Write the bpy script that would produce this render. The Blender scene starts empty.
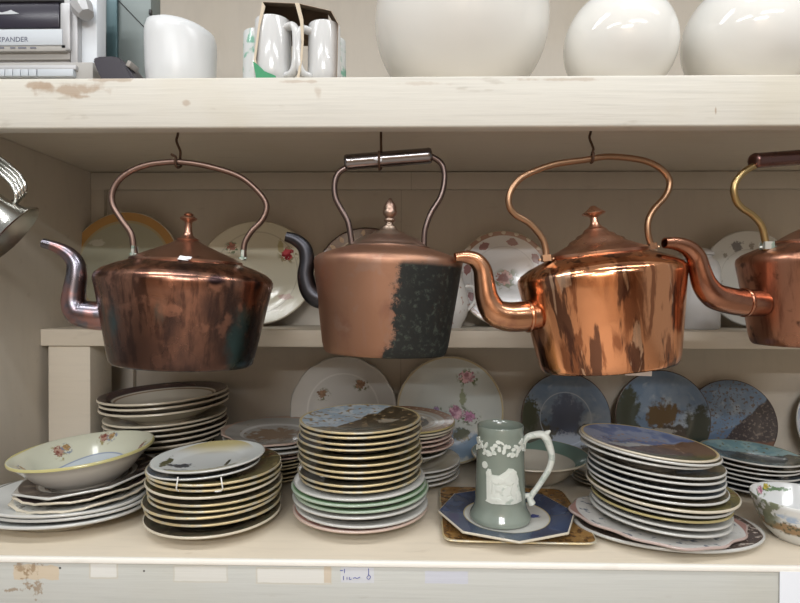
import bpy, bmesh, math, random
from mathutils import Vector, Matrix, Euler, noise as mnoise
random.seed(7)
PI = math.pi
C = bpy.context.scene.collection
F = 545.0
CZ = 1.331                      # camera height; shelves follow from it
ZLOW, ZUP, ZUND = CZ-0.481, CZ+0.403, CZ+0.368
ZMID = CZ-0.0842
YB = 1.617                      # back wall
XL = -0.95                      # left wall

# ------------------------------------------------------------------ camera
cam = bpy.data.cameras.new('camera'); camo = bpy.data.objects.new('camera', cam); C.objects.link(camo)
cam.sensor_width = 36.0; cam.lens = F*36.0/800.0; cam.clip_start = 0.02
camo.location = (0, 0, CZ)
camo.rotation_euler = Euler((PI/2 - math.atan(4.5/F), math.radians(-0.15), math.atan(11/F)), 'XYZ')
bpy.context.scene.camera = camo
_R = camo.rotation_euler.to_matrix()
def at(px, py, Y):
    d = _R @ Vector(((px-400)/F, (301.5-py)/F, -1.0))
    return Vector((0, 0, CZ)) + d*(Y/d.y)
def X(px, Y): return at(px, 297, Y).x

# ------------------------------------------------------------------ node materials
class NM:
    def __init__(s, name, rough=0.5, metal=0.0, base=(0.8, 0.8, 0.8), coat=0.0, spec=0.5):
        s.mat = bpy.data.materials.new(name); s.mat.use_nodes = True
        s.nt = s.mat.node_tree; s.b = s.nt.nodes['Principled BSDF']
        s.b.inputs['Roughness'].default_value = rough; s.b.inputs['Metallic'].default_value = metal
        s.b.inputs['Base Color'].default_value = (*base, 1); s.b.inputs['Coat Weight'].default_value = coat
        s.b.inputs['Coat Roughness'].default_value = 0.08
        s.b.inputs['Specular IOR Level'].default_value = spec
        s.col = (*base, 1); s._xyz = None; s._r = None; s._th = None
    def new(s, t): return s.nt.nodes.new(t)
    def lk(s, a, b):
        if isinstance(a, (int, float)): b.default_value = a
        elif isinstance(a, tuple): b.default_value = a if len(a) == 4 or len(b.default_value) == 3 else (*a, 1)
        else: s.nt.links.new(a, b)
    def m(s, op, a, b=0.0, c=0.0, clamp=False):
        n = s.new('ShaderNodeMath'); n.operation = op; n.use_clamp = clamp
        for i, v in enumerate((a, b, c)): s.lk(v, n.inputs[i])
        return n.outputs[0]
    def mix(s, f, a, b):
        n = s.new('ShaderNodeMix'); n.data_type = 'RGBA'
        s.lk(f, n.inputs[0]); s.lk(a, n.inputs[6]); s.lk(b, n.inputs[7]); return n.outputs[2]
    def xyz(s):
        if s._xyz is None:
            tc = s.new('ShaderNodeTexCoord'); s.obj = tc.outputs['Object']
            sp = s.new('ShaderNodeSeparateXYZ'); s.nt.links.new(s.obj, sp.inputs[0]); s._xyz = tuple(sp.outputs)
        return s._xyz
    def vec(s, sx=1, sy=1, sz=1, off=(0, 0, 0)):
        s.xyz(); n = s.new('ShaderNodeMapping'); s.nt.links.new(s.obj, n.inputs[0])
        n.inputs['Scale'].default_value = (sx, sy, sz); n.inputs['Location'].default_value = off; return n.outputs[0]
    def noise(s, scale, detail=3, v=None, rough=0.5, dist=0.0):
        s.xyz(); n = s.new('ShaderNodeTexNoise'); n.inputs['Scale'].default_value = scale
        n.inputs['Detail'].default_value = detail; n.inputs['Roughness'].default_value = rough
        n.inputs['Distortion'].default_value = dist
        s.nt.links.new(v if v is not None else s.obj, n.inputs['Vector']); return n.outputs['Fac']
    def step(s, v, lo, hi):                        # smooth 0..1 between lo and hi
        n = s.new('ShaderNodeMapRange'); n.interpolation_type = 'SMOOTHSTEP'
        s.lk(v, n.inputs['Value']); s.lk(lo, n.inputs['From Min']); s.lk(hi, n.inputs['From Max']); return n.outputs['Result']
    def r(s):
        if s._r is None:
            x, y, z = s.xyz(); s._r = s.m('SQRT', s.m('ADD', s.m('MULTIPLY', x, x), s.m('MULTIPLY', y, y)))
        return s._r
    def th(s):
        if s._th is None:
            x, y, z = s.xyz(); s._th = s.m('ARCTAN2', y, x)
        return s._th
    def lay(s, mask, col):
        s.col = s.mix(mask, s.col, col if not isinstance(col, tuple) else (*col[:3], 1)); return s
    def band(s, v, a, b, e=0.008): return s.m('MULTIPLY', s.step(v, a-e, a+e), s.m('SUBTRACT', 1.0, s.step(v, b-e, b+e)))
    def ring(s, a, b, col, e=0.008): return s.lay(s.band(s.r(), a, b, e), col)
    def dist(s, x0, y0, rx, ry, axes=(0, 1)):
        c = s.xyz(); a = s.m('DIVIDE', s.m('SUBTRACT', c[axes[0]], x0), rx); b = s.m('DIVIDE', s.m('SUBTRACT', c[axes[1]], y0), ry)
        return s.m('SQRT', s.m('ADD', s.m('MULTIPLY', a, a), s.m('MULTIPLY', b, b)))
    def blob(s, x0, y0, rx, ry, col, warp=0.8, scale=14, axes=(0, 1), e=0.2):
        d = s.m('ADD', s.dist(x0, y0, rx, ry, axes), s.m('MULTIPLY', s.m('SUBTRACT', s.noise(scale, 7, None, 0.62), 0.5), warp*2.6))
        return s.lay(s.m('SUBTRACT', 1.0, s.step(d, 1-e, 1+e)), col)
    def land(s, y0, amp, scale, col, rmax=0.97, slope=0.0, above=False, detail=8, axes=(0, 1), e=0.03):
        c = s.xyz(); h = s.m('ADD', s.m('MULTIPLY_ADD', s.m('SUBTRACT', s.noise(scale, detail), 0.5), amp*2, y0), s.m('MULTIPLY', c[axes[0]], slope))
        v = s.m('SUBTRACT', c[axes[1]], h)
        mk = s.step(v, -e, e) if above else s.m('SUBTRACT', 1.0, s.step(v, -e, e))
        if rmax: mk = s.m('MULTIPLY', mk, s.m('SUBTRACT', 1.0, s.step(s.r(), rmax-0.01, rmax+0.01)))
        return s.lay(mk, col)
    def spk(s, scale, thr, col, a=None, b=None, detail=6, e=0.055):
        mk = s.step(s.noise(scale, detail), thr-e, thr+e)
        if a is not None: mk = s.m('MULTIPLY', mk, s.band(s.r(), a, b))
        return s.lay(mk, col)
    def rep(s, n, a, b, col, thr=0.3, ph=0.0):      # n repeated marks round the rim
        k = s.m('SINE', s.m('MULTIPLY_ADD', s.th(), n, ph))
        mid, hw = (a+b)/2, (b-a)/2
        rr = s.m('DIVIDE', s.m('ABSOLUTE', s.m('SUBTRACT', s.r(), mid)), hw)
        v = s.m('ADD', s.m('SUBTRACT', k, s.m('MULTIPLY', rr, 1-thr)), s.m('MULTIPLY', s.m('SUBTRACT', s.noise(22, 2), 0.5), 0.8))
        return s.lay(s.step(v, thr-0.06, thr+0.06), col)
    def flower(s, x0, y0, sz, col, leaf=(0.10, 0.16, 0.08), core=None, axes=(0, 1), seed=0):
        fz = s.noise(2.6/sz, 3); fz2 = s.noise(1.3/sz, 4, s.vec(1, 1, 1, (3, 5, 0)))
        dl = s.dist(x0+sz*0.2, y0-sz*0.2, sz*1.9, sz*1.5, axes)
        s.lay(s.m('MULTIPLY', s.m('SUBTRACT', 1.0, s.step(dl, 0.6, 1.1)), s.step(fz2, 0.50, 0.56)), leaf)
        d = s.m('ADD', s.dist(x0, y0, sz*0.95, sz*0.85, axes), s.m('MULTIPLY', s.m('SUBTRACT', fz, 0.5), 2.2))
        mk_ = s.m('SUBTRACT', 1.0, s.step(d, 0.85, 1.1)); dk = tuple(c*0.55 for c in col)
        s.lay(mk_, s.mix(s.step(fz2, 0.4, 0.62), (*dk, 1), (*(core or col), 1)))
        return s
    def bump(s, h, strength=0.2, dist=0.002):
        n = s.new('ShaderNodeBump'); n.inputs['Strength'].default_value = strength; n.inputs['Distance'].default_value = dist
        s.lk(h, n.inputs['Height']); s.nt.links.new(n.outputs[0], s.b.inputs['Normal']); return s
    def out(s):
        if not isinstance(s.col, tuple): s.nt.links.new(s.col, s.b.inputs['Base Color'])
        else: s.b.inputs['Base Color'].default_value = s.col
        return s.mat
def flat(name, col, rough=0.5, metal=0.0, coat=0.0, var=0.06, vs=30):
    n = NM(name, rough, metal, col, coat)
    if var: n.lay(n.m('MULTIPLY', n.noise(vs, 3), var*4, clamp=True), tuple(c*0.8 for c in col))
    return n.out()

# ------------------------------------------------------------------ mesh helpers
def link(name, me, mats, parent=None, smooth=True, angle=40):
    o = bpy.data.objects.new(name, me); C.objects.link(o)
    for mt in (mats if isinstance(mats, (list, tuple)) else [mats]):
        if mt is not None and len(me.materials) < len(mats if isinstance(mats, (list, tuple)) else [mats]): me.materials.append(mt)
    if parent is not None: o.parent = parent
    return o
def finish(me, smooth=True, angle=40):
    if smooth:
        for p in me.polygons: p.use_smooth = True
        me.set_sharp_from_angle(angle=math.radians(angle))
    me.update(); return me
def mk(name, V, Fc, mats, parent=None, mi=None, smooth=True, angle=40):
    me = bpy.data.meshes.new(name); me.from_pydata([tuple(v) for v in V], [], Fc)
    bm = bmesh.new(); bm.from_mesh(me); bmesh.ops.recalc_face_normals(bm, faces=bm.faces); bm.to_mesh(me); bm.free()
    if mi: me.polygons.foreach_set('material_index', mi)
    finish(me, smooth, angle); return link(name, me, mats, parent)
def empty(name, loc=(0, 0, 0), rot=(0, 0, 0)):
    o = bpy.data.objects.new(name, None); C.objects.link(o); o.location = loc; o.rotation_euler = rot; o.empty_display_size = 0.05; return o
def tag(o, label, cat, group=None, kind=None):
    if label: o['label'] = label
    if cat: o['category'] = cat
    if group: o['group'] = group
    if kind: o['kind'] = kind
    return o
def struct(o): o['kind'] = 'structure'; return o
def lathe(prof, n=64, ox=1.0, oy=1.0, fn=None, segmi=None):
    """revolve (r, z) points; fn(theta, i, r) scales the radius; returns verts, faces, material indices"""
    V, Fc, mi, rows = [], [], [], []
    for i, (r, z) in enumerate(prof):
        if r < 1e-6: rows.append([len(V)]); V.append((0, 0, z)); continue
        row = []
        for k in range(n):
            t = 2*PI*k/n; q = r*(fn(t, i, r) if fn else 1.0)
            row.append(len(V)); V.append((q*math.cos(t)*ox, q*math.sin(t)*oy, z))
        rows.append(row)
    for i in range(len(prof)-1):
        a, b = rows[i], rows[i+1]
        for k in range(n):
            j = (k+1) % n
            if len(a) == 1 and len(b) == 1: continue
            if len(a) == 1: Fc.append((a[0], b[k], b[j]))
            elif len(b) == 1: Fc.append((a[k], a[j], b[0]))
            else: Fc.append((a[k], a[j], b[j], b[k]))
            mi.append(segmi[i] if segmi else 0)
    return V, Fc, mi
def catmull(P, sub=6):
    P = [Vector(p) for p in P]; out = []
    Q = [P[0]*2-P[1]]+P+[P[-1]*2-P[-2]]
    for i in range(1, len(Q)-2):
        for k in range(sub):
            t = k/sub; a, b, c, d = Q[i-1], Q[i], Q[i+1], Q[i+2]
            out.append(0.5*((2*b)+(c-a)*t+(2*a-5*b+4*c-d)*t*t+(3*b-a-3*c+d)*t*t*t))
    out.append(P[-1]); return out
def tube(pts, rad, n=12, sub=6, hollow=None, flatk=1.0, caps=True):
    """sweep a circle of varying radius along a smooth path"""
    P = catmull(pts, sub) if sub > 1 else [Vector(p) for p in pts]
    R = rad if isinstance(rad, (list, tuple)) else [rad]*len(pts)
    if sub > 1:
        rr = []
        for i in range(len(R)-1):
            for k in range(sub): rr.append(R[i]+(R[i+1]-R[i])*k/sub)
        rr.append(R[-1]); R = rr
    if hollow:                                       # end 0 stays open with an inner wall
        d0 = (P[1]-P[0]).normalized()
        P = [P[0]+d0*hollow, P[0]]+P; R = [R[0]*0.7, R[0]*0.8]+R
    V, Fc = [], []; T0 = None; nrm = None
    for i, p in enumerate(P):
        a = P[max(i-1, 0)]; b = P[min(i+1, len(P)-1)]; t = (b-a)
        if hollow and i <= 2: t = P[4]-P[2]
        t.normalize()
        if nrm is None: nrm = t.orthogonal().normalized() if abs(t.y) > 0.95 else Vector((0, 1, 0)).cross(t).normalized()
        nrm = (nrm-t*nrm.dot(t)).normalized(); bn = t.cross(nrm)
        for k in range(n):
            th = 2*PI*k/n; V.append(p+(nrm*math.cos(th)+bn*math.sin(th)*flatk)*R[i])
    m = len(P)
    for i in range(m-1):
        for k in range(n):
            j = (k+1) % n; Fc.append((i*n+k, i*n+j, (i+1)*n+j, (i+1)*n+k))
    if caps: Fc.append(tuple(range(n))); Fc.append(tuple((m-1)*n+k for k in range(n)))
    return V, Fc
def join(*vf):
    V, Fc = [], []
    for v, f in vf:
        o = len(V); V += [tuple(q) for q in v]; Fc += [tuple(i+o for i in g) for g in f]
    return V, Fc
def box(x0, x1, y0, y1, z0, z1): 
    V = [(x, y, z) for x in (x0, x1) for y in (y0, y1) for z in (z0, z1)]
    return V, [(0, 1, 3, 2), (4, 6, 7, 5), (0, 4, 5, 1), (2, 3, 7, 6), (0, 2, 6, 4), (1, 5, 7, 3)]
def bbox(name, dims, mats, parent=None, bev=0.002, loc=None, seg=2):
    """bevelled box; dims = x0,x1,y0,y1,z0,z1; its origin goes to the bottom centre"""
    x0, x1, y0, y1, z0, z1 = dims; c = Vector(((x0+x1)/2, (y0+y1)/2, z0))
    V, Fc = box(x0-c.x, x1-c.x, y0-c.y, y1-c.y, 0, z1-z0)
    me = bpy.data.meshes.new(name); me.from_pydata(V, [], Fc)
    bm = bmesh.new(); bm.from_mesh(me); bmesh.ops.recalc_face_normals(bm, faces=bm.faces)
    if bev: bmesh.ops.bevel(bm, geom=list(bm.edges), offset=bev, segments=seg, profile=0.5, affect='EDGES')
    bm.to_mesh(me); bm.free(); finish(me)
    o = link(name, me, mats, parent); o.location = c
    if parent is not None: o.location = c-parent.location
    return o
def prism(poly, h, bev=0.0):
    """extrude a polygon (x, z) list along +y"""
    n = len(poly); V = [(x, 0, z) for x, z in poly]+[(x, h, z) for x, z in poly]
    return V, [tuple(range(n)), tuple(range(2*n-1, n-1, -1))]+[(i, (i+1) % n, n+(i+1) % n, n+i) for i in range(n)]
# ------------------------------------------------------------------ shelving materials
def paint_wood(name, base, grain=(1.2, 40, 40), wear=0.5, rough=0.55, stain=None):
    n = NM(name, rough, 0, base)
    g = n.noise(6, 6, n.vec(*grain), 0.6); n.lay(n.m('MULTIPLY', n.step(g, 0.45, 0.75), 0.35*wear), tuple(c*0.62 for c in base))
    p = n.noise(4, 5); n.lay(n.m('MULTIPLY', n.step(p, 0.5, 0.75), 0.45*wear), (base[0]*0.86, base[1]*0.80, base[2]*0.66))
    q = n.noise(38, 3, n.vec(0.3, 1, 1)); n.lay(n.m('MULTIPLY', n.step(q, 0.66, 0.74), 0.4*wear), (base[0]*0.5, base[1]*0.44, base[2]*0.36))
    if stain: stain(n)
    n.bump(g, 0.25, 0.002); return n.out()
M = {}
def up_stain(n):
    c = n.xyz()
    for (px, py, rx, rz, k) in ((70, 90, 0.06, 0.012, 0.8), (40, 86, 0.035, 0.006, 0.8), (85, 97, 0.02, 0.004, 0.7), (187, 104, 0.007, 0.005, 0.6), (300, 82, 0.04, 0.003, .5), (560, 80, 0.07, 0.003, .5), (715, 111, 0.002, 0.007, .8), (110, 80, 0.05, 0.004, .7), (420, 84, 0.05, 0.004, 0.3), (318, 92, 0.006, 0.012, 0.4)):
        p = at(px, py, 1.0); d = n.m('ADD', n.dist(p.x-0.2735, p.z-CZ-0.310, rx, rz, (0, 2)), n.m('MULTIPLY', n.m('SUBTRACT', n.noise(40, 4), 0.5), 3))
        n.lay(n.m('MULTIPLY', n.m('SUBTRACT', 1.0, n.step(d, 0.5, 1.3)), k), (0.36, 0.27, 0.19))
LCX = (1.75-0.002-1.3)/2
def rect(n, px0, py0, px1, py1, zo, Y=0.985, e=0.0006, w=0.03, sc=60):
    a, b = at(px0, py0, Y), at(px1, py1, Y); a.x -= LCX; b.x -= LCX; c = n.xyz()
    wv = n.m('MULTIPLY', n.m('SUBTRACT', n.noise(sc, 3), 0.5), w*0.1)
    return n.m('MULTIPLY', n.band(n.m('ADD', c[0], wv), a.x, b.x, e), n.band(n.m('ADD', c[2], wv), b.z-zo, a.z-zo, e))
def low_stain(n):
    zo = ZLOW-0.13
    n.lay(n.m('MULTIPLY', rect(n, 14, 565, 59, 580, zo, w=0.12), 0.6), (0.58, 0.44, 0.27))
    for (px, py, rx, rz) in ((20, 568, 0.012, 0.012), (33, 567, 0.012, 0.014), (27, 581, 0.008, 0.018), (38, 588, 0.01, 0.02), (15, 590, 0.03, 0.004)):
        p = at(px, py, 0.985); d = n.m('ADD', n.dist(p.x-LCX, p.z-zo, rx, rz, (0, 2)), n.m('MULTIPLY', n.m('SUBTRACT', n.noise(150, 4), 0.5), 4))
        n.lay(n.m('MULTIPLY', n.m('SUBTRACT', 1.0, n.step(d, 0.2, 1.0)), 0.7), (0.25, 0.16, 0.08))
    for (a, b, c_, d_, k) in ((89, 562, 118, 579, 0.5), (173, 565, 228, 583, 0.35), (256, 567, 332, 585, 0.45)):
        n.lay(n.m('MULTIPLY', rect(n, a, b, c_, d_, zo), k), (0.52, 0.47, 0.37))
        n.lay(n.m('MULTIPLY', rect(n, a+1.6, b+1.6, c_-1.6, d_-1.6, zo), k*1.6 if k < 0.5 else 0.85), (0.66, 0.66, 0.63))
    n.lay(n.m('MULTIPLY', rect(n, 324, 566, 331, 583, zo), 0.7), (0.50, 0.40, 0.28))
    n.lay(n.m('MULTIPLY', rect(n, 425, 571, 468, 584, zo), 0.5), (0.50, 0.52, 0.66))
    n.lay(n.m('MULTIPLY', rect(n, 341, 567, 374, 583, zo), 0.35), (0.60, 0.62, 0.76))
    p = at(144, 571, 0.985); n.lay(n.m('SUBTRACT', 1.0, n.step(n.dist(p.x-LCX, p.z-zo, 0.002, 0.002, (0, 2)), 0.8, 1.1)), (0.04, 0.035, 0.03))
    p = at(60, 568, 0.985); n.lay(n.m('SUBTRACT', 1.0, n.step(n.dist(p.x-LCX, p.z-zo, 0.0025, 0.002, (0, 2)), 0.8, 1.1)), (0.04, 0.035, 0.03))
M['fascia'] = paint_wood('worn_cream_paint', (0.60, 0.58, 0.52), (1.0, 30, 30), 0.8, stain=up_stain)
M['lowfascia'] = paint_wood('grey_white_paint', (0.51, 0.52, 0.49), (1.0, 30, 30), 0.5, stain=low_stain)
M['lip'] = paint_wood('white_lip_paint', (0.86, 0.84, 0.78), (1, 30, 30), 0.3)
M['shelf'] = paint_wood('shelf_top_paint', (0.62, 0.55, 0.44), (1.5, 12, 12), 0.5, 0.5)
M['under'] = paint_wood('board_underside', (0.64, 0.58, 0.49), (1.0, 12, 12), 0.4)
def seam(n):
    c = n.xyz(); ox = (-0.95-0.06+1.75)/2; n.lay(n.m('MULTIPLY', n.band(c[0], X(401, YB)-ox-0.0008, X(401, YB)-ox+0.0008, 0.0008), 0.6), (0.2, 0.17, 0.13))
M['wall'] = paint_wood('beige_board', (0.54, 0.495, 0.425), (5, 5, 1.2), 0.35, 0.6, seam)
M['wallside'] = paint_wood('side_panel_paint', (0.58, 0.53, 0.455), (5, 5, 1.2), 0.35, 0.6)
M['midshelf'] = paint_wood('middle_shelf_paint', (0.66, 0.60, 0.50), (1.2, 20, 20), 0.3)
M['nail'] = flat('rusty_iron', (0.10, 0.055, 0.035), 0.7, 0.5)

# ------------------------------------------------------------------ the shelving and the room
XR = 1.75
struct(bbox('floor', (-4, 4, -3.2, 3.0, -0.05, 0), flat('brown_floor', (0.36, 0.31, 0.26), 0.5), bev=0))
fw = NM('shop_wall', 0.7, 0, (0.42, 0.33, 0.24)); fw.lay(fw.step(fw.noise(1.5, 3, fw.vec(3, 1, 0.25)), 0.46, 0.54), (0.14, 0.07, 0.035)); fw.lay(fw.step(fw.noise(2.5, 3, fw.vec(3, 1, 0.4, (5, 0, 0))), 0.58, 0.64), (0.75, 0.55, 0.36))  # unseen wall; dark and pale bands added for the kettles to reflect
struct(bbox('wall_front', (-4, 4, -3.2, -3.1, 0, 2.9), fw.out(), bev=0))
struct(bbox('wall_back', (XL-0.06, XR, YB, YB+0.04, 0, CZ+1.1), M['wall'], bev=0))
struct(bbox('wall_left', (XL-0.04, XL, 1.03, YB-0.001, 0, ZUND-0.001), M['wallside'], bev=0))
struct(bbox('wall_right', (XR-0.001, XR+0.04, 1.03, YB+0.04, 0, CZ+1.1), M['wallside'], bev=0))
struct(bbox('trim_1', (XL+0.001, XR-0.002, YB-0.02, YB-0.001, at(400, 189, YB-0.02).z, ZUND-0.002), M['wall'], bev=0.001))
struct(bbox('trim_2', (XL+0.001, X(104, YB-0.02), YB-0.019, YB-0.001, ZMID+0.001, at(400, 189, YB).z-0.002), M['wall'], bev=0.001))
struct(bbox('trim_3', (XL+0.001, X(133, YB-0.02), YB-0.021, YB-0.001, ZLOW+0.001, ZMID-0.046), M['wallside'], bev=0.001))

u = tag(empty('upper_shelf', (0, 1.0, ZUND)), 'thick cream painted upper shelf with worn front edge the kettles hang from', 'shelf')
bbox('shelf_board', (XL-0.3, XR-0.002, 1.028, YB-0.001, ZUND, ZUP-0.0005), M['under'], u, 0.001)
fa = bbox('front_board', (-1.2, XR-0.003, 0.998, 1.028, CZ+0.310, ZUP), M['fascia'], u, 0.004, seg=3)
l = tag(empty('lower_shelf', (0, 1.0, ZLOW)), 'wide painted bottom shelf the plate stacks stand on', 'shelf')
bbox('shelf_board', (XL-0.3, XR-0.002, 0.992, YB-0.001, ZLOW-0.03, ZLOW), M['shelf'], l, 0.002)
bbox('edge_strip', (-1.3, XR-0.002, 0.982, 0.9915, ZLOW-0.009, ZLOW+0.001), M['lip'], l, 0.002)['label'] = 'bright white front edge strip'
bbox('front_board', (-1.3, XR-0.002, 0.985, 0.9915, ZLOW-0.13, ZLOW-0.0095), M['lowfascia'], l, 0.001)['label'] = 'greyish painted board with sticker residue and pen marks'
for o_ in list(l.children): pass
mY = 1.375
ms = tag(empty('middle_shelf', (X(200, mY), mY, ZMID)), 'narrow cream painted middle shelf behind the kettles on a post', 'shelf')
bbox('shelf_board', (XL+0.001, XR-0.002, mY, YB-0.001, ZMID-0.0435, ZMID), M['midshelf'], ms, 0.003)
bbox('post', (X(48, mY+0.008), X(90, mY+0.008), mY+0.008, mY+0.11, ZLOW+0.0005, ZMID-0.044), M['midshelf'], ms, 0.002)
# pen strokes and paper on the lower front
ink = flat('blue_ink', (0.10, 0.12, 0.35), 0.6, var=0)
st = []
for seg in (((340, 570.5), (343, 570.5)), ((344.5, 569), (344.5, 573)), ((343.5, 576), (343.5, 580)), ((347, 577), (347, 579.5)), ((349.5, 577), (349.5, 579.5), (351.5, 579)), ((353, 578.5), (355, 577.5), (357, 578.5), (360, 577)),
            ((368.5, 568.5), (368.5, 575), (366.8, 577.5), (368.5, 579.4), (370.6, 577), (368.8, 574.8))):
    st.append(tube([at(a, b, 0.9848) for a, b in seg], 0.0007, 6, 2))
V, Fc = join(*st); pc = at(355, 575, 0.9848); V = [Vector(v)-pc for v in V]
w = mk('pen_marks', V, Fc, ink); w.parent = l; w.location = pc-l.location; w['label'] = 'faint blue handwritten pen marks'
paper = flat('paper', (0.80, 0.84, 0.90), 0.7, var=0.02)
a, b = at(779, 571, 0.984), at(830, 620, 0.984)
tag(bbox('paper_sheet', (a.x, b.x, 0.9815, 0.9825, b.z, a.z), paper, bev=0), 'plain white paper sheet taped to the lower shelf front at far right', 'paper')

# ------------------------------------------------------------------ plates
def pprof(c=0.10, h=0.20, w=0.58, t=0.036, bowl=False):
    if bowl:
        up = [(0, c), (w-0.06, c), (w+0.04, c+0.02), (w+(1-w)*0.40, c+(h-c)*0.42), (w+(1-w)*0.72, c+(h-c)*0.80), (0.97, h-0.004), (0.99, h)]
        dn = [(1.0, h-0.006), (1.002, h-t+0.006), (0.985, h-t), (w+(1-w)*0.74, c+(h-c)*0.76-t), (w+(1-w)*0.45, c+(h-c)*0.36-t), (w+0.07, c-0.02), (w-0.02, c-0.045), (w-0.03, 0), (w-0.07, 0), (w-0.09, c-t), (0, c-t)]
    else:
        up = [(0, c), (w-0.04, c), (w+0.03, c+0.016), (w+0.10, c+(h-c)*0.42), (w+0.2, c+(h-c)*0.62), (0.965, h-0.004), (0.985, h)]
        dn = [(1.0, h-0.004), (1.006, h-t/2), (1.0, h-t+0.004), (0.98, h-t), (w+0.22, c+(h-c)*0.60-t), (w+0.12, c+(h-c)*0.40-t), (w+0.02, c-0.03), (w-0.02, 0.004), (w-0.04, 0), (w-0.07, 0), (w-0.08, c-t), (0, c-t)]
    nu = len(up)
    return up+dn, [0]*(nu-1)+[1]*(4 if not bowl else 3)+[2]*(len(dn)-(4 if not bowl else 3))
def shapefn(kind):
    if kind == 'round': return None
    def f(t, i, r):
        k = min(1.0, max(0.0, (r-0.5)/0.5))
        if kind == 'octagon': q = math.cos(PI/8)/math.cos(((t+PI/8+PI/8) % (PI/4))-PI/8); return 1+(q*1.04-1)*k
        if kind == 'square': q = 1/(abs(math.cos(t))**14+abs(math.sin(t))**14)**(1/14); return 1+(q-1)*min(1, k*1.6+0.3*(r > 0.3))
        if kind == 'scallop': return 1+k*0.018*abs(math.sin(6*t))**0.7-0.01
        if kind == 'ruffle': return 1+k*(0.022*math.cos(8*t)+0.012*math.cos(24*t))
        if kind == 'lobed': q = 0.045*math.cos(4*t)+0.02*math.cos(12*t); return 1+q*k
        return 1
    return f
PM = {}
def plate_mesh(kind, mats, ox=1.0, oy=1.0, prof=(), bowl=False, n=72):
    key = (kind, tuple(m.name for m in mats), ox, oy, prof, bowl, n)
    if key not in PM:
        p, mi = pprof(*prof, bowl=bowl); V, Fc, m2 = lathe(p, n, ox, oy, shapefn(kind), mi)
        if kind == 'ruffle': V = [(x, y, z+0.018*math.cos(8*math.atan2(y, x))*max(0, math.hypot(x, y)-0.7)/0.3) for x, y, z in V]
        me = bpy.data.meshes.new('plate'); me.from_pydata(V, [], Fc); me.polygons.foreach_set('material_index', m2)
        bm = bmesh.new(); bm.from_mesh(me); bmesh.ops.recalc_face_normals(bm, faces=bm.faces); bm.to_mesh(me); bm.free()
        for m in mats: me.materials.append(m)
        PM[key] = finish(me, True, 60)
    return PM[key]
def place_plate(name, me, R, loc, rot, label, cat, group=None):
    o = bpy.data.objects.new(name, me); C.objects.link(o); o.location = loc; o.rotation_euler = rot; o.scale = (R, R, R)
    return tag(o, label, cat, group)

def glaze(name, base, **k): return NM(name, k.get('rough', 0.16), 0, base, 0.25)
W = (0.60, 0.60, 0.57)
under = glaze('glazed_white_underside', (0.60, 0.59, 0.55)).out()
under_c = glaze('glazed_cream_underside', (0.62, 0.58, 0.48)).out()
gold = NM('gilt_rim', 0.32, 0.35, (0.56, 0.46, 0.27)); gold.spk(5, 0.52, (0.50, 0.47, 0.38)); gold = gold.out()
creamrim = glaze('cream_rim', (0.54, 0.49, 0.39)).out()
whiterim = glaze('white_rim', (0.50, 0.50, 0.475)).out()
darkrim = glaze('brown_rim', (0.10, 0.07, 0.06)).out()
yellowrim = glaze('yellow_rim', (0.46, 0.42, 0.19)).out()
redrim = glaze('dull_red_rim', (0.42, 0.33, 0.30)).out()
greenrim = glaze('pale_green_rim', (0.34, 0.42, 0.33)).out()
pinkrim = glaze('pink_rim', (0.52, 0.40, 0.34)).out()
olive_rim = glaze('olive_rim', (0.40, 0.34, 0.16)).out()
def face(name, base, f=None):
    n = glaze(name, base)
    if f: f(n)
    return n.out()
D1 = face('dark_painted_face', (0.07, 0.055, 0.04), lambda n: (n.spk(3.2, 0.5, (0.16, 0.13, 0.08)), n.spk(7, 0.6, (0.05, 0.07, 0.045)), n.ring(0.0, 0.55, (0.20, 0.20, 0.16))))
D2 = face('dark_olive_face', (0.08, 0.07, 0.035), lambda n: (n.spk(3, 0.52, (0.15, 0.13, 0.05)), n.spk(9, 0.62, (0.25, 0.21, 0.10)), n.spk(5, 0.6, (0.12, 0.045, 0.02))))
D3 = face('slate_painted_face', (0.07, 0.09, 0.12), lambda n: (n.spk(3, 0.5, (0.13, 0.15, 0.17)), n.spk(8, 0.6, (0.10, 0.08, 0.05))))
WF = face('white_plate_face', W)
CF = face('cream_plate_face', (0.60, 0.56, 0.47), lambda n: n.spk(2, 0.6, (0.54, 0.49, 0.38)))
BRN = face('cream_face_with_brown_band', (0.58, 0.54, 0.46), lambda n: (n.ring(0.80, 0.985, (0.07, 0.045, 0.045)), n.ring(0.74, 0.77, (0.30, 0.22, 0.15))))
GRNB = face('white_face_with_green_band', W, lambda n: (n.ring(0.86, 0.98, (0.22, 0.36, 0.20)), n.ring(0.78, 0.80, (0.30, 0.45, 0.28))))
PINKB = face('pink_banded_face', (0.58, 0.50, 0.44), lambda n: (n.ring(0.8, 0.97, (0.50, 0.28, 0.24)), n.rep(20, 0.83, 0.94, (0.65, 0.55, 0.45))))
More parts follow.
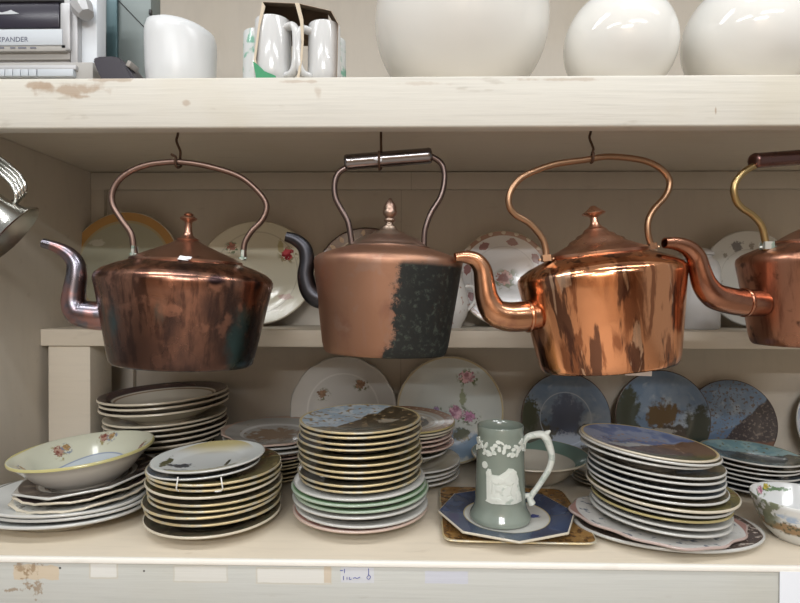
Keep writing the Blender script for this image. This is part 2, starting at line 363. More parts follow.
# pictures
LAND1 = face('tree_landscape_picture', (0.36, 0.46, 0.55), lambda n: (n.spk(5, 0.52, (0.50, 0.57, 0.62)), n.land(0.10, 0.35, 2.6, (0.06, 0.045, 0.025), 2, 1.1), n.land(-0.35, 0.3, 4, (0.05, 0.05, 0.03), 2, 0.1),
        n.spk(9, 0.60, (0.30, 0.22, 0.12)), n.blob(0.45, -0.1, 0.16, 0.12, (0.42, 0.38, 0.30)), n.ring(0.955, 1.02, (0.60, 0.50, 0.28))))
HARB = face('misty_harbour_picture', (0.66, 0.69, 0.68), lambda n: (n.lay(n.m('MULTIPLY', n.band(n.r(), -1, 0.80), n.step(n.xyz()[1], 0.25, 0.7)), (0.52, 0.45, 0.22)), n.land(-0.46, 0.20, 5, (0.13, 0.13, 0.12), 0.80, 0.12), n.land(-0.58, 0.12, 5, (0.50, 0.46, 0.28), 0.80, 0.1),
        n.blob(-0.42, -0.22, 0.22, 0.10, (0.05, 0.06, 0.08)), n.blob(0.40, -0.18, 0.03, 0.16, (0.08, 0.08, 0.06), 0.5), n.blob(-0.70, -0.15, 0.07, 0.25, (0.10, 0.10, 0.05)), n.ring(0.82, 1.02, (0.66, 0.70, 0.68))))
FLC = face('faded_flower_centre', (0.40, 0.40, 0.38), lambda n: (n.blob(0, 0, 0.5, 0.42, (0.26, 0.18, 0.12), 1.2, 7), n.ring(0.60, 0.66, (0.58, 0.58, 0.58)), n.ring(0.93, 1.1, (0.48, 0.36, 0.30))))
ORN = face('ochre_border_with_dark_centre', (0.46, 0.40, 0.32), lambda n: (n.ring(0.80, 1.02, (0.33, 0.16, 0.08)), n.rep(36, 0.87, 0.93, (0.45, 0.30, 0.18), .6), n.ring(0.62, 0.68, (0.62, 0.60, 0.55)), n.ring(0, 0.50, (0.06, 0.045, 0.035)), n.spk(9, 0.62, (0.35, 0.25, 0.16), 0, 0.5)))
BARN = face('blue_sky_village_picture', (0.12, 0.17, 0.34), lambda n: (n.spk(2.5, 0.5, (0.24, 0.29, 0.42)), n.blob(-0.15, -0.25, 0.55, 0.2, (0.50, 0.50, 0.48), 1, 5), n.land(-0.10, 0.18, 5, (0.13, 0.075, 0.05), 2, 0.45), n.spk(11, 0.60, (0.36, 0.24, 0.17), 0, 0.55), n.land(-0.62, 0.15, 5, (0.10, 0.09, 0.03), 2, 0.1), n.ring(0.955, 1.02, (0.52, 0.42, 0.22))))
TEAL = face('teal_lake_picture', (0.20, 0.36, 0.40), lambda n: (n.spk(3, 0.5, (0.30, 0.46, 0.48)), n.land(0.22, 0.2, 4, (0.05, 0.06, 0.05), 2, -0.35), n.spk(8, 0.62, (0.18, 0.19, 0.12)), n.ring(0.95, 1.02, (0.30, 0.30, 0.22))))
ENG = face('dark_engraved_scene', (0.55, 0.50, 0.44), lambda n: (n.spk(14, 0.38, (0.09, 0.065, 0.055), detail=8), n.spk(5, 0.56, (0.13, 0.10, 0.085)), n.ring(0.95, 1.02, (0.62, 0.60, 0.56))))
WAVY = face('floral_lobed_face', (0.64, 0.63, 0.60), lambda n: (n.spk(9, 0.60, (0.18, 0.20, 0.24), 0.6, 0.92), n.ring(0.955, 1.1, (0.36, 0.20, 0.17))))
OCTD = face('dark_banded_octagon_face', (0.46, 0.44, 0.40), lambda n: (n.ring(0.70, 0.95, (0.07, 0.05, 0.045)), n.ring(0.56, 0.62, (0.10, 0.07, 0.06)), n.rep(16, 0.74, 0.90, (0.2, 0.16, 0.13))))
RUF = face('spotted_rim_face', W, lambda n: (n.spk(8, 0.58, (0.24, 0.22, 0.19), 0.72, 0.98), n.ring(0.96, 1.1, (0.66, 0.62, 0.52))))
PLAT = face('white_platter_thin_line', (0.64, 0.66, 0.65), lambda n: (n.ring(0.93, 0.955, (0.22, 0.22, 0.20), 0.004),))
BLUE8 = face('blue_octagon_white_centre', (0.032, 0.045, 0.09), lambda n: (n.spk(4, 0.55, (0.045, 0.065, 0.125)), n.ring(-1, 0.635, (0.58, 0.58, 0.54), 0.006), n.ring(0.635, 0.65, (0.50, 0.42, 0.22), 0.004), n.blob(0.42, 0.0, 0.09, 0.06, (0.06, 0.08, 0.26)), n.blob(-0.4, 0.1, 0.06, 0.05, (0.06, 0.08, 0.26))))
GOLDSQ = face('amber_gold_square_face', (0.17, 0.085, 0.025), lambda n: (n.spk(3, 0.48, (0.27, 0.15, 0.05)), n.spk(9, 0.56, (0.10, 0.05, 0.018)), n.spk(16, 0.70, (0.40, 0.27, 0.10))))
def bowlface(n):
    n.ring(-1, 0.56, (0.50, 0.56, 0.60), 0.01); n.ring(0.955, 1.1, (0.50, 0.45, 0.18)); n.ring(0.56, 0.575, (0.25, 0.30, 0.42), 0.006)
    for a in (28, 100, 150, 215, 290):
        x, y = 0.76*math.cos(math.radians(a)), 0.76*math.sin(math.radians(a))
        n.flower(x, y, 0.07, (0.36, 0.12, 0.09), (0.30, 0.26, 0.12), (0.42, 0.28, 0.22)); n.flower(x+0.12*math.sin(math.radians(a)), y-0.12*math.cos(math.radians(a)), 0.05, (0.46, 0.30, 0.14), (0.16, 0.20, 0.30))
BOWL = face('flowered_cream_bowl_inside', (0.56, 0.57, 0.46), bowlface)
GBOWL = face('green_rimmed_bowl_inside', (0.52, 0.49, 0.42), lambda n: (n.ring(0.76, 0.98, (0.16, 0.24, 0.20)), n.ring(0.98, 1.1, (0.55, 0.48, 0.30))))

ORD = ['topmost', 'second', 'third', 'fourth', 'fifth', 'sixth', 'seventh', 'eighth', 'ninth', 'tenth', 'eleventh', 'twelfth', 'thirteenth', 'fourteenth', 'fifteenth', 'sixteenth', 'seventeenth', 'eighteenth', 'nineteenth', 'twentieth']
def stack(px, Y, specs, where, group, ttop=(0, 0), zstart=None, jit=0.0038, x=None):
    """specs from the bottom up: dict(n, me, R, desc, name, cat, lift=extra gap, dx, dy, rz, pitch)"""
    flatl = []
    for sp in specs:
        for k in range(sp.get('n', 1)): flatl.append(sp)
    N = len(flatl); z = ZLOW if zstart is None else zstart; cx = X(px, Y) if x is None else x; res = []
    rnd = random.Random(int(px)*7+3)
    for i, sp in enumerate(flatl):
        f = (i/(N-1)) if N > 1 else 1.0
        tx, ty = math.radians(ttop[0])*f, math.radians(ttop[1])*f
        if 'tilt' in sp: tx, ty = math.radians(sp['tilt'][0]), math.radians(sp['tilt'][1])
        z += sp.get('lift', 0)
        if 0 < i < N-1: tx += math.radians(rnd.uniform(-.5, .5)); ty += math.radians(rnd.uniform(-.6, .6))
        loc = (cx+sp.get('dx', 0)+rnd.uniform(-jit, jit), Y+sp.get('dy', 0)+rnd.uniform(-jit, jit), z+0.0002)
        t = N-1-i
        lab = sp['desc']+', '+(('the topmost' if t == 0 else ORD[t]+' down') if t < N-1 else 'the lowest')+' in '+where
        res.append(place_plate(sp.get('name', 'plate'), sp['me'], sp['R'], loc, (tx, ty, math.radians(sp.get('rz', 0))+rnd.uniform(-0.05, 0.05)), lab, sp.get('cat', 'plate'), group))
        z += sp['pitch']*sp['R']
    return res, z
P_ = plate_mesh
g1 = P_('round', (D1, gold, under)); g2 = P_('round', (D2, gold, under_c)); g3 = P_('round', (D3, whiterim, under)); 
# tall centre stack beside the tankard
E_specs = [dict(n=1, me=P_('round', (PINKB, pinkrim, under)), R=0.1467, desc='white plate with pinkish rim', pitch=.07),
    dict(n=1, me=P_('round', (WF, whiterim, under)), R=0.143, desc='plain white dinner plate', pitch=.10),
    dict(n=1, me=P_('round', (WF, whiterim, under)), R=0.1455, desc='white plate with a wide pale rim', pitch=.085, lift=.004),
    dict(n=2, me=P_('round', (GRNB, greenrim, under)), R=0.1455, desc='white plate with pale green rim', pitch=.075),
    dict(n=1, me=P_('round', (WF, whiterim, under)), R=0.142, desc='white rimmed plate tilted over the green ones', pitch=.09),
    dict(n=3, me=g1, R=0.132, desc='dark painted collector plate with gilt rim', pitch=.10),
    dict(n=3, me=g2, R=0.1335, desc='olive brown collector plate with gilt rim', pitch=.105),
    dict(n=1, me=P_('round', (D3, gold, under)), R=0.133, desc='slate blue collector plate with gilt rim', pitch=.10),
    dict(n=2, me=g1, R=0.132, desc='dark painted collector plate with gilt rim', pitch=.105),
    dict(n=1, me=P_('round', (LAND1, gold, under), 1, 1, (0.10, 0.16)), R=0.131, desc='plate painted with dark trees under pale sky', pitch=.1, rz=5)]
stack(361, 1.187, E_specs, 'the tall centre stack', 'plates in the tall centre stack', (1.0, -0.8))
# front stack left of centre, under the two small plates
C_specs = [dict(n=1, me=P_('round', (D1, creamrim, under_c)), R=0.139, desc='dark plate with cream rim', pitch=.11),
    dict(n=2, me=P_('round', (D1, gold, under)), R=0.138, desc='dark painted plate with bright gold rim', pitch=.07, lift=.006),
    dict(n=1, me=P_('round', (D2, gold, under)), R=0.1355, desc='dark olive plate with gold rim', pitch=.1),
    dict(n=1, me=P_('round', (D1, gold, under)), R=0.137, desc='dark painted plate with gold rim', pitch=.1),
    dict(n=1, me=P_('round', (D2, creamrim, under)), R=0.136, desc='reddish brown plate with cream rim', pitch=.09, lift=.003),
    dict(n=2, me=P_('round', (D2, gold, under)), R=0.1365, desc='olive green plate with gilt rim', pitch=.085)]
_, zc = stack(215, 1.152, C_specs, 'the gold-rimmed front stack', 'plates in the gold-rimmed front stack', (0.5, 0.3))
sY = 1.12
s1 = place_plate('plate', P_('round', (D3, whiterim, under), 1.0, 0.86), 0.113, (X(205, sY), sY, zc+.0025), (math.radians(1.5), math.radians(-2.5), 0), 'small white-backed plate held by two wire clips, under the harbour picture plate', 'plate', 'small plates on the gold-rimmed stack')
s2 = place_plate('plate', P_('round', (HARB, whiterim, under), 1.0, 0.80), 0.1155, (X(208.5, sY), sY+.004, zc+.0165), (math.radians(4), math.radians(-3.5), 0.0), 'small pale plate with misty harbour picture on top of the gold-rimmed stack', 'plate', 'small plates on the gold-rimmed stack')
wire = flat('white_wire', (0.75, 0.75, 0.72), 0.4, var=0)
for i_, pxw in enumerate((178, 221)):
    p0 = at(pxw, 477, 1.015); zt = p0.z
    V, Fc = tube([p0, at(pxw+1, 484, 1.012), at(pxw+1.5, 489, 1.014), at(pxw-1, 491, 1.020), at(pxw-6, 491.5, 1.022)] if i_ else [p0, at(pxw-1, 484, 1.012), at(pxw-1.5, 489, 1.014), at(pxw+1, 491, 1.020), at(pxw+6, 491.5, 1.022)], 0.0013, 8, 4)
    V = [Vector(v)-p0 for v in V]; o = mk('wire_clip', V, Fc, wire); o.location = p0
    tag(o, ['left', 'right'][i_]+' white wire hanger clip hooked on the small plates of the gold-rimmed stack', 'wire clip', 'wire hanger clips')
# front left pile: platters, ruffled and octagonal plates, bowl on top
A_specs = [dict(n=1, me=P_('round', (PLAT, whiterim, under_c), 1.0, 0.74), R=0.178, desc='big oval white platter', pitch=.06, name='platter', cat='platter', rz=-2),
    dict(n=2, me=P_('round', (PLAT, whiterim, under), 1.0, 0.74), R=0.174, desc='oval white platter with thin dark line', pitch=.06, name='platter', cat='platter', rz=-3),
    dict(n=1, me=P_('ruffle', (RUF, creamrim, under)), R=0.138, desc='ruffled plate with speckled grey rim', pitch=.075, lift=.004, dx=.033, dy=.025, tilt=(2, -3)),
    dict(n=1, me=P_('ruffle', (BRN, creamrim, under)), R=0.137, desc='wavy plate with brown rim', pitch=.07, lift=.005, dx=.035, dy=.025, tilt=(2, -3)),
    dict(n=1, me=P_('octagon', (OCTD, whiterim, under)), R=0.137, desc='octagonal plate with dark brown band', pitch=.07, lift=.003, dx=.036, dy=.025, tilt=(2, -4)),
    dict(n=1, me=P_('round', (BOWL, yellowrim, under), 1, 0.86, (0.10, 0.52, 0.48, 0.045), True), R=0.147, desc='oval bowl with flower sprigs and yellow rim', pitch=.4, name='bowl', cat='bowl', dx=.039, dy=.012, tilt=(3.5, -4.5), lift=.0)]
stack(64, 1.165, A_specs, 'the far left pile', 'dishes in the front pile at far left', x=X(66, 1.165))
# stack behind it under the left kettle
B_specs = [dict(n=8, me=P_('round', (D1, creamrim, under_c)), R=0.125, desc='brown-rimmed cream plate', pitch=.09, dx=-.015, dy=.02),
    dict(n=3, me=P_('round', (BRN, creamrim, under_c)), R=0.153, desc='cream plate with brown band', pitch=.085),
    dict(n=2, me=P_('round', (CF, creamrim, under_c)), R=0.152, desc='plain cream plate', pitch=.08),
    dict(n=3, me=P_('round', (BRN, creamrim, under_c), 1, 1, (0.10, 0.30, 0.50), True), R=0.160, desc='cream soup plate with dark brown rim', pitch=.075, name='soup_plate', cat='plate', lift=.001)]
stack(167, 1.437, B_specs, 'the back left stack', 'plates in the back stack at left', (1, -2.2))
D_specs = [dict(n=6, me=g1, R=0.107, desc='dark plate with thin pale rim', pitch=.095, dx=-.008, dy=.012),
    dict(n=2, me=P_('round', (PINKB, pinkrim, under)), R=0.115, desc='dull pink banded plate', pitch=.09, dy=.008),
    dict(n=2, me=P_('round', (CF, whiterim, under), 1, 1, (0.10, 0.2)), R=0.135, desc='grey white plate', pitch=.085),
    dict(n=1, me=P_('lobed', (FLC, pinkrim, under)), R=0.137, desc='scalloped pink-rimmed plate with faded flower centre', pitch=.1, tilt=(1.5, 1.5))]
stack(276, 1.43, D_specs, 'the back stack left of centre', 'plates in the stack behind left of centre', (1.5, 1.0))
F_specs = [dict(n=4, me=P_('round', (CF, whiterim, under)), R=0.135, desc='white plate with grey rim line', pitch=.085, dx=.012),
    dict(n=1, me=P_('round', (CF, whiterim, under), 1, 1, (0.1, 0.38, 0.45), True), R=0.115, desc='deep white bowl', pitch=.30, name='bowl', cat='bowl'),
    dict(n=3, me=P_('round', (PINKB, pinkrim, under)), R=0.128, desc='pink rimmed plate', pitch=.085, lift=.002),
    dict(n=2, me=P_('round', (CF, creamrim, under)), R=0.13, desc='cream plate with tan rim', pitch=.08),
    dict(n=1, me=P_('round', (ORN, olive_rim, under), 1, 1, (0.1, 0.17)), R=0.137, desc='plate with ochre patterned border, dark centre', pitch=.1)]
stack(404, 1.435, F_specs, 'the back stack right of centre', 'plates in the stack behind right of centre', (2, 1.5))
# big stack at right
wr = P_('round', (D3, whiterim, under)); wd = P_('round', (D1, whiterim, under))
I_specs = [dict(n=1, me=P_('round', (ENG, whiterim, under), 1.0, 0.70, (0.06, 0.10)), R=0.193, desc='large oval platter with dark engraved scene', pitch=.06, name='platter', cat='platter', rz=-8),
    dict(n=1, me=P_('lobed', (WAVY, redrim, under), 1.0, 0.84, (0.07, 0.12)), R=0.178, desc='lobed floral plate with dull red edge', pitch=.065, dx=-.018, tilt=(0, 3), rz=-4),
    dict(n=1, me=P_('round', (WF, whiterim, under)), R=0.144, desc='white plate', pitch=.085, dx=-.0145, tilt=(0, 3)),
    dict(n=1, me=P_('round', (WF, whiterim, under)), R=0.142, desc='plain white plate', pitch=.10, dx=-.0145, tilt=(0, 3)),
    dict(n=1, me=P_('round', (D2, olive_rim, under)), R=0.142, desc='olive rimmed plate', pitch=.085, dx=-.013, tilt=(0, 3)),
    dict(n=1, me=wd, R=0.143, desc='dark faced white rimmed plate', pitch=.08, dx=-.013, tilt=(0, 3)),
    dict(n=1, me=P_('round', (D2, creamrim, under)), R=0.155, desc='wider dark olive plate', pitch=.08, dx=-.0125, tilt=(0, 3.5)),
    dict(n=1, me=wd, R=0.141, desc='white rimmed dark plate', pitch=.09, dx=-.02, tilt=(0, 3.5)),
    dict(n=2, me=wr, R=0.140, desc='slate blue plate with white rim', pitch=.09, dx=-.024, tilt=(0, 3.5)),
    dict(n=2, me=wd, R=0.139, desc='dark painted plate with white rim', pitch=.095, dx=-.025, tilt=(0, 4)),
    dict(n=1, me=P_('round', (CF, whiterim, under), 1, 1, (0.10, 0.24, 0.5), True), R=0.136, desc='white soup plate', pitch=.11, dx=-.043, tilt=(0, 5.5), lift=.002),
    dict(n=1, me=wd, R=0.145, desc='brown plate with pale rim', pitch=.08, dx=-.041, tilt=(0.5, 6)),
    dict(n=1, me=P_('round', (BARN, creamrim, under), 1, 1, (0.1, 0.16)), R=0.141, desc='plate painted with village under deep blue sky', pitch=.1, dx=-.041, tilt=(1, 6))]
for q_ in I_specs[2:]: q_['R'] *= .93
I_specs[0]['R'] = .184; I_specs[1]['R'] = .165
stack(666, 1.132, I_specs, 'the big right stack', 'plates in the big right-hand stack', jit=.002)
J_specs = [dict(n=4, me=wr, R=0.112, desc='grey plate with white rim', pitch=.10),
    dict(n=2, me=wd, R=0.112, desc='dark plate with white rim', pitch=.10),
    dict(n=1, me=P_('round', (TEAL, whiterim, under), 1, 1, (0.1, 0.2)), R=0.115, desc='plate painted with teal lake and dark hills', pitch=.1)]
stack(752, 1.40, J_specs, 'the stack behind the cup', 'plates in the stack behind the flowered cup', (1, 2.0))
K_specs = [dict(n=6, me=wd, R=0.10, desc='dark plate with pale rim', pitch=.10)]
stack(831, 1.36, K_specs, 'the right edge stack', 'plates at the right edge')
H2 = [dict(n=4, me=P_('round', (CF, creamrim, under_c)), R=0.072, desc='small cream saucer', pitch=.13, name='saucer', cat='saucer')]
stack(603, 1.42, H2, 'the little saucer stack', 'saucers behind the big right stack')
place_plate('bowl', P_('round', (GBOWL, creamrim, under_c), 1, 1, (0.10, 0.52, 0.42, 0.03), True), 0.150, (X(530, 1.42), 1.42, ZLOW+.0003), (0, 0, 0), 'deep cream bowl with dark green rim behind the tankard handle', 'bowl')
sq = place_plate('platter', P_('square', (GOLDSQ, gold, under_c), 1, 1, (0.05, 0.10, 0.62, 0.03), False, 128), 0.149, (X(510, 1.19), 1.188, ZLOW+.0003), (0, 0, math.radians(-1.5)), 'square amber and gold platter lying under the blue octagonal plate', 'platter')
oc = place_plate('plate', P_('octagon', (BLUE8, creamrim, under), 1, 1, (0.10, 0.17, 0.62), False, 128), 0.138, (X(507, 1.15), 1.148, ZLOW+.0075), (0, 0, math.radians(22.5-22.5)), 'dark blue octagonal plate with white centre under the green tankard', 'plate')
# standing plates
def stand(px, py, rpx, Y, zb, mats, label, kind='round', oy=1.0, lean=8, ox=1.0, prof=(0.08, 0.14), rz=0, name='plate', yaw=0):
    s = Y/F; R = rpx*s; me = P_(kind, mats, ox, oy, prof)
    a = PI/2-math.radians(lean)
    cz = zb+R*oy*math.cos(math.radians(lean))+0.002
    o = place_plate(name, me, R, (X(px, Y), Y, cz), (0, 0, 0), label, 'plate' if name == 'plate' else 'platter')
    o.rotation_euler = (Matrix.Rotation(math.radians(yaw), 3, 'Z') @ Matrix.Rotation(a, 3, 'X') @ Matrix.Rotation(math.radians(rz), 3, 'Z')).to_euler()
    return o
ys = 1.565
OR = face('ochre_rim_face', (0.38, 0.38, 0.29), lambda n: (n.ring(0.84, 1.02, (0.46, 0.26, 0.09)), n.ring(0.80, 0.84, (0.42, 0.36, 0.22)), n.blob(-0.5, 0.45, 0.12, 0.06, (0.55, 0.55, 0.48))))
RS = face('red_rose_platter_face', (0.62, 0.60, 0.48), lambda n: (n.ring(0.70, 0.72, (0.48, 0.46, 0.36), 0.006), n.flower(0.52, 0.33, 0.11, (0.42, 0.03, 0.05), (0.30, 0.27, 0.16), (0.55, 0.08, 0.10)), n.blob(0.40, 0.47, 0.05, 0.12, (0.42, 0.38, 0.22)), n.blob(0.50, -0.42, 0.12, 0.05, (0.50, 0.36, 0.30)), n.flower(-0.45, 0.45, 0.08, (0.5, 0.2, 0.15))))
DKR = face('dark_red_rim_face', (0.36, 0.30, 0.22), lambda n: (n.ring(0.78, 1.02, (0.07, 0.025, 0.02)), n.rep(24, 0.82, 0.95, (0.40, 0.26, 0.14))))
def floralf(n):
    n.ring(0.90, 1.02, (0.30, 0.17, 0.12)); n.rep(22, 0.92, 1.0, (0.55, 0.48, 0.38)); n.ring(0.66, 0.68, (0.50, 0.50, 0.50), 0.005)
    n.rep(8, 0.70, 0.86, (0.26, 0.13, 0.13), 0.2); n.flower(0, 0.0, 0.17, (0.48, 0.20, 0.17), (0.24, 0.26, 0.17), (0.62, 0.40, 0.36))
FLR = face('floral_border_face', (0.60, 0.60, 0.60), floralf)
PL6 = face('sprigged_white_face', (0.60, 0.60, 0.56), lambda n: (n.blob(0.0, 0.72, 0.13, 0.1, (0.18, 0.17, 0.16), 1.0, 12), n.rep(7, 0.62, 0.74, (0.30, 0.28, 0.24), 0.85), n.ring(0.60, 0.615, (0.48, 0.48, 0.45), 0.004)))
stand(127, 271, 57, ys, ZMID, (OR, creamrim, under), 'round plate with ochre rim on middle shelf behind the leftmost kettle')
stand(258, 277, 58, ys, ZMID, (RS, creamrim, under), 'cream platter with red rose sprig on middle shelf between first two kettles', oy=0.90, name='platter')
stand(366, 271, 49, ys+.01, ZMID, (DKR, darkrim, under), 'plate with dark red rim on middle shelf behind the second kettle')
stand(503, 278, 47.5, ys, ZMID, (FLR, creamrim, under), 'white plate with brown floral border on middle shelf behind copper spout', rz=20)
stand(748, 280, 47.5, ys, ZMID, (PL6, whiterim, under), 'plain white plate with small sprigs on middle shelf at right', rz=20)
yl = 1.583
S1F = face('grey_sprigged_face', (0.52, 0.52, 0.50), lambda n: (n.ring(0.66, 0.69, (0.62, 0.62, 0.60)), n.flower(-0.42, 0.30, 0.09, (0.30, 0.17, 0.10), (0.13, 0.13, 0.07)), n.flower(0.32, 0.48, 0.09, (0.32, 0.18, 0.11), (0.13, 0.13, 0.07)), n.blob(-0.80, -0.25, 0.06, 0.08, (0.2, 0.2, 0.22))))
S2F = face('pink_roses_face', (0.52, 0.56, 0.54), lambda n: (n.blob(0.05, -0.62, 0.6, 0.3, (0.20, 0.30, 0.42), 0.8, 4), n.blob(0.24, 0.24, 0.05, 0.16, (0.26, 0.30, 0.20), 1.3, 9), n.flower(0.32, 0.62, 0.13, (0.60, 0.28, 0.36), (0.15, 0.18, 0.10), (0.72, 0.45, 0.5)), n.flower(0.12, -0.05, 0.13, (0.58, 0.26, 0.42), (0.12, 0.16, 0.10), (0.70, 0.45, 0.55)), n.flower(0.36, -0.12, 0.11, (0.55, 0.26, 0.44), (0.12, 0.15, 0.10)), n.blob(0.22, -0.45, 0.16, 0.12, (0.08, 0.10, 0.07)), n.flower(-0.25, 0.0, 0.06, (0.42, 0.30, 0.50)), n.ring(0.96, 1.02, (0.46, 0.40, 0.24))))
def bluep(k):
    def f(n):
        n.spk(2.2, 0.5, (0.20, 0.27, 0.36), e=.12); n.spk(3.0, 0.60, (0.34, 0.40, 0.46), -1, 0.8, e=.1)
        if k == 0: n.land(-0.15, 0.4, 3, (0.10, 0.10, 0.08), 2, -0.3); n.blob(-0.85, 0.1, 0.25, 0.35, (0.07, 0.08, 0.05)); n.blob(0.05, 0.05, 0.35, 0.45, (0.10, 0.13, 0.20), 0.8, 4); n.blob(0, -0.5, 0.4, 0.2, (0.32, 0.36, 0.42)); n.ring(0.56, 0.58, (0.4, 0.46, 0.54), 0.01)
        if k == 1: n.blob(0.05, 0.05, 0.36, 0.28, (0.12, 0.08, 0.04), 1.0, 5); n.blob(-0.75, 0.15, 0.3, 0.5, (0.06, 0.07, 0.05), 0.8, 5); n.land(-0.22, 0.25, 4, (0.07, 0.06, 0.05), 2, 0.0); n.blob(0.72, -0.2, 0.28, 0.4, (0.04, 0.05, 0.04), 0.8, 5); n.blob(-0.1, -0.28, 0.4, 0.06, (0.30, 0.30, 0.28))
        if k == 2: n.land(-0.12, 0.05, 5, (0.10, 0.16, 0.26), 2, 0.35); n.land(-0.20, 0.10, 6, (0.045, 0.04, 0.045), 2, 0.95); n.spk(16, 0.58, (0.14, 0.12, 0.11), 0.0, 0.97); n.land(-0.48, 0.08, 5, (0.14, 0.07, 0.05), 2, 0.1); n.land(-0.66, 0.1, 6, (0.06, 0.05, 0.04), 2, 0.1)
    return f
for k, (px, r, lab, yw) in enumerate(((565, 45, 'blue plate with hazy garden picture, leftmost of the blue standing plates', 4), (661, 46.5, 'blue plate with brown tree picture standing beneath the bright copper kettle', 0), (730, 42, 'blue plate with dark thatched roof picture standing right of the tree plate', -6))):
    stand(px, 415, r, yl, ZLOW, (face('blue_scene_picture_'+'abc'[k], (0.14, 0.21, 0.31), bluep(k)), darkrim, under), lab, yaw=yw, lean=9)
stand(344, 398, 52.5, yl, ZLOW, (S1F, whiterim, under), 'grey white scalloped plate with brown sprigs standing behind the tall centre stack', kind='scallop', lean=7)
stand(450, 402, 53, yl, ZLOW, (S2F, creamrim, under), 'pale plate with pink roses standing behind the green tankard', lean=7)
stand(838, 415, 43, yl, ZLOW, (face('blue_white_plate_face', (0.30, 0.36, 0.44), lambda n: n.spk(3, 0.55, (0.45, 0.48, 0.52))), whiterim, under), 'pale blue plate standing at the right edge', lean=7)
# ------------------------------------------------------------------ kettles
def copper(name, base, rough, f=None, bump=0.06):
    n = NM(name, rough, 1.0, base)
    n.b.inputs['Specular IOR Level'].default_value = 0.5
    st = n.noise(7, 5, n.vec(9, 9, 1.0), 0.6)
    if f: f(n, st)
    h = n.m('ADD', n.m('MULTIPLY', n.noise(9, 2), 1.0), n.m('MULTIPLY', n.noise(160, 2, n.vec(1, 1, 0.15)), 0.12))
    n.bump(h, bump, 0.012)
    rr = n.m('MULTIPLY_ADD', n.noise(14, 4), 0.25, rough-0.10); n.nt.links.new(rr, n.b.inputs['Roughness'])
    return n.out()
def c1(n, st):
    n.lay(n.m('MULTIPLY', n.step(st, 0.44, 0.60), 0.75), (0.10, 0.05, 0.038))
    n.lay(n.m('MULTIPLY', n.step(n.noise(5, 5, n.vec(2.2, 2.2, 1)), 0.52, 0.66), 0.75), (0.06, 0.045, 0.045))
    x, y, z = n.xyz()
    n.lay(n.m('MULTIPLY', n.m('MULTIPLY', n.step(n.noise(7, 4, n.vec(3, 3, 0.8, (2, 0, 0))), 0.56, 0.68), n.m('SUBTRACT', 1.0, n.step(z, 0.10, 0.14))), 0.7), (0.10, 0.20, 0.20))
    n.lay(n.m('MULTIPLY', n.step(n.noise(28, 6), 0.55, 0.66), 0.55), (0.58, 0.29, 0.20))
    n.lay(n.m('MULTIPLY', n.m('SUBTRACT', 1.0, n.step(n.m('ADD', z, n.m('MULTIPLY', n.m('SUBTRACT', n.noise(6, 4), .5), .2)), 0.03, 0.17)), 0.8), (0.06, 0.042, 0.04))
    n.blob(-0.085, 0.08, 0.016, 0.04, (0.085, 0.12, 0.125), 1.3, 16, (0, 2), .7); n.blob(0.125, 0.05, 0.013, 0.05, (0.06, 0.10, 0.105), 1.3, 16, (0, 2), .7); n.blob(0.10, 0.17, 0.012, 0.01, (0.05, 0.03, 0.03), 0.6, 20, (0, 2), .4)
def c2(n, st):
    x, y, z = n.xyz(); q = n.m('ADD', x, n.m('MULTIPLY', n.m('SUBTRACT', n.noise(9, 8, n.vec(1, .2, 1), 0.72), 0.5), 0.22))
    mk_ = n.m('MULTIPLY', n.step(q, 0.006, 0.022), n.m('SUBTRACT', 1.0, n.step(z, 0.170, 0.182)))
    n.spk(9, 0.55, (0.30, 0.16, 0.11)); n.spk(24, 0.6, (0.36, 0.22, 0.16)); n.lay(n.m('MULTIPLY', n.step(st, 0.55, 0.7), 0.4), (0.36, 0.22, 0.17))
    n.lay(mk_, (0.012, 0.014, 0.013)); n.lay(n.m('MULTIPLY', mk_, n.step(n.noise(80, 5, None, .7), 0.52, 0.66)), (0.045, 0.055, 0.045))
    n.nt.links.new(n.m('SUBTRACT', 1.0, n.m('MULTIPLY', mk_, 0.75)), n.b.inputs['Metallic'])
def c3(n, st):  # dark and pale upright streaks: shop reflections painted into the copper colour
    n.lay(n.m('MULTIPLY', n.step(n.noise(5, 5, n.vec(6, 6, 0.8), 0.55, 0.6), 0.52, 0.60), 0.8), (0.30, 0.11, 0.055))
    n.lay(n.m('MULTIPLY', n.step(n.noise(4, 5, n.vec(7, 7, 0.8, (3, 1, 0)), 0.55), 0.55, 0.60), 0.85), (0.10, 0.05, 0.04))
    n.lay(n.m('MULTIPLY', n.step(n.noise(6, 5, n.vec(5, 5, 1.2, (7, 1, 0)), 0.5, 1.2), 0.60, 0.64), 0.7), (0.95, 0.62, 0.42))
def c4(n, st):
    n.lay(n.m('MULTIPLY', n.step(st, 0.45, 0.65), 0.7), (0.20, 0.09, 0.06)); n.spk(30, 0.64, (0.14, 0.07, 0.05))
COP = {1: copper('tarnished_brown_copper', (0.40, 0.20, 0.135), 0.24, c1), 2: copper('half_blackened_copper', (0.37, 0.205, 0.135), 0.48, c2),
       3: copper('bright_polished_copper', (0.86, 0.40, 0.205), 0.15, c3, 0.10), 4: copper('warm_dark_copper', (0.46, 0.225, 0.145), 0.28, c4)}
LIDC = {1: copper('reddish_copper', (0.44, 0.25, 0.18), 0.28, lambda n, st: n.spk(18, 0.6, (0.22, 0.12, 0.10))), 2: copper('dull_pinkish_copper', (0.40, 0.27, 0.215), 0.35, lambda n, st: n.spk(14, 0.56, (0.36, 0.28, 0.22))),
        3: copper('pinkish_polished_copper', (0.62, 0.36, 0.25), 0.25, lambda n, st: n.spk(14, 0.6, (0.45, 0.22, 0.15))), 4: copper('rosy_copper', (0.48, 0.26, 0.18), 0.28)}
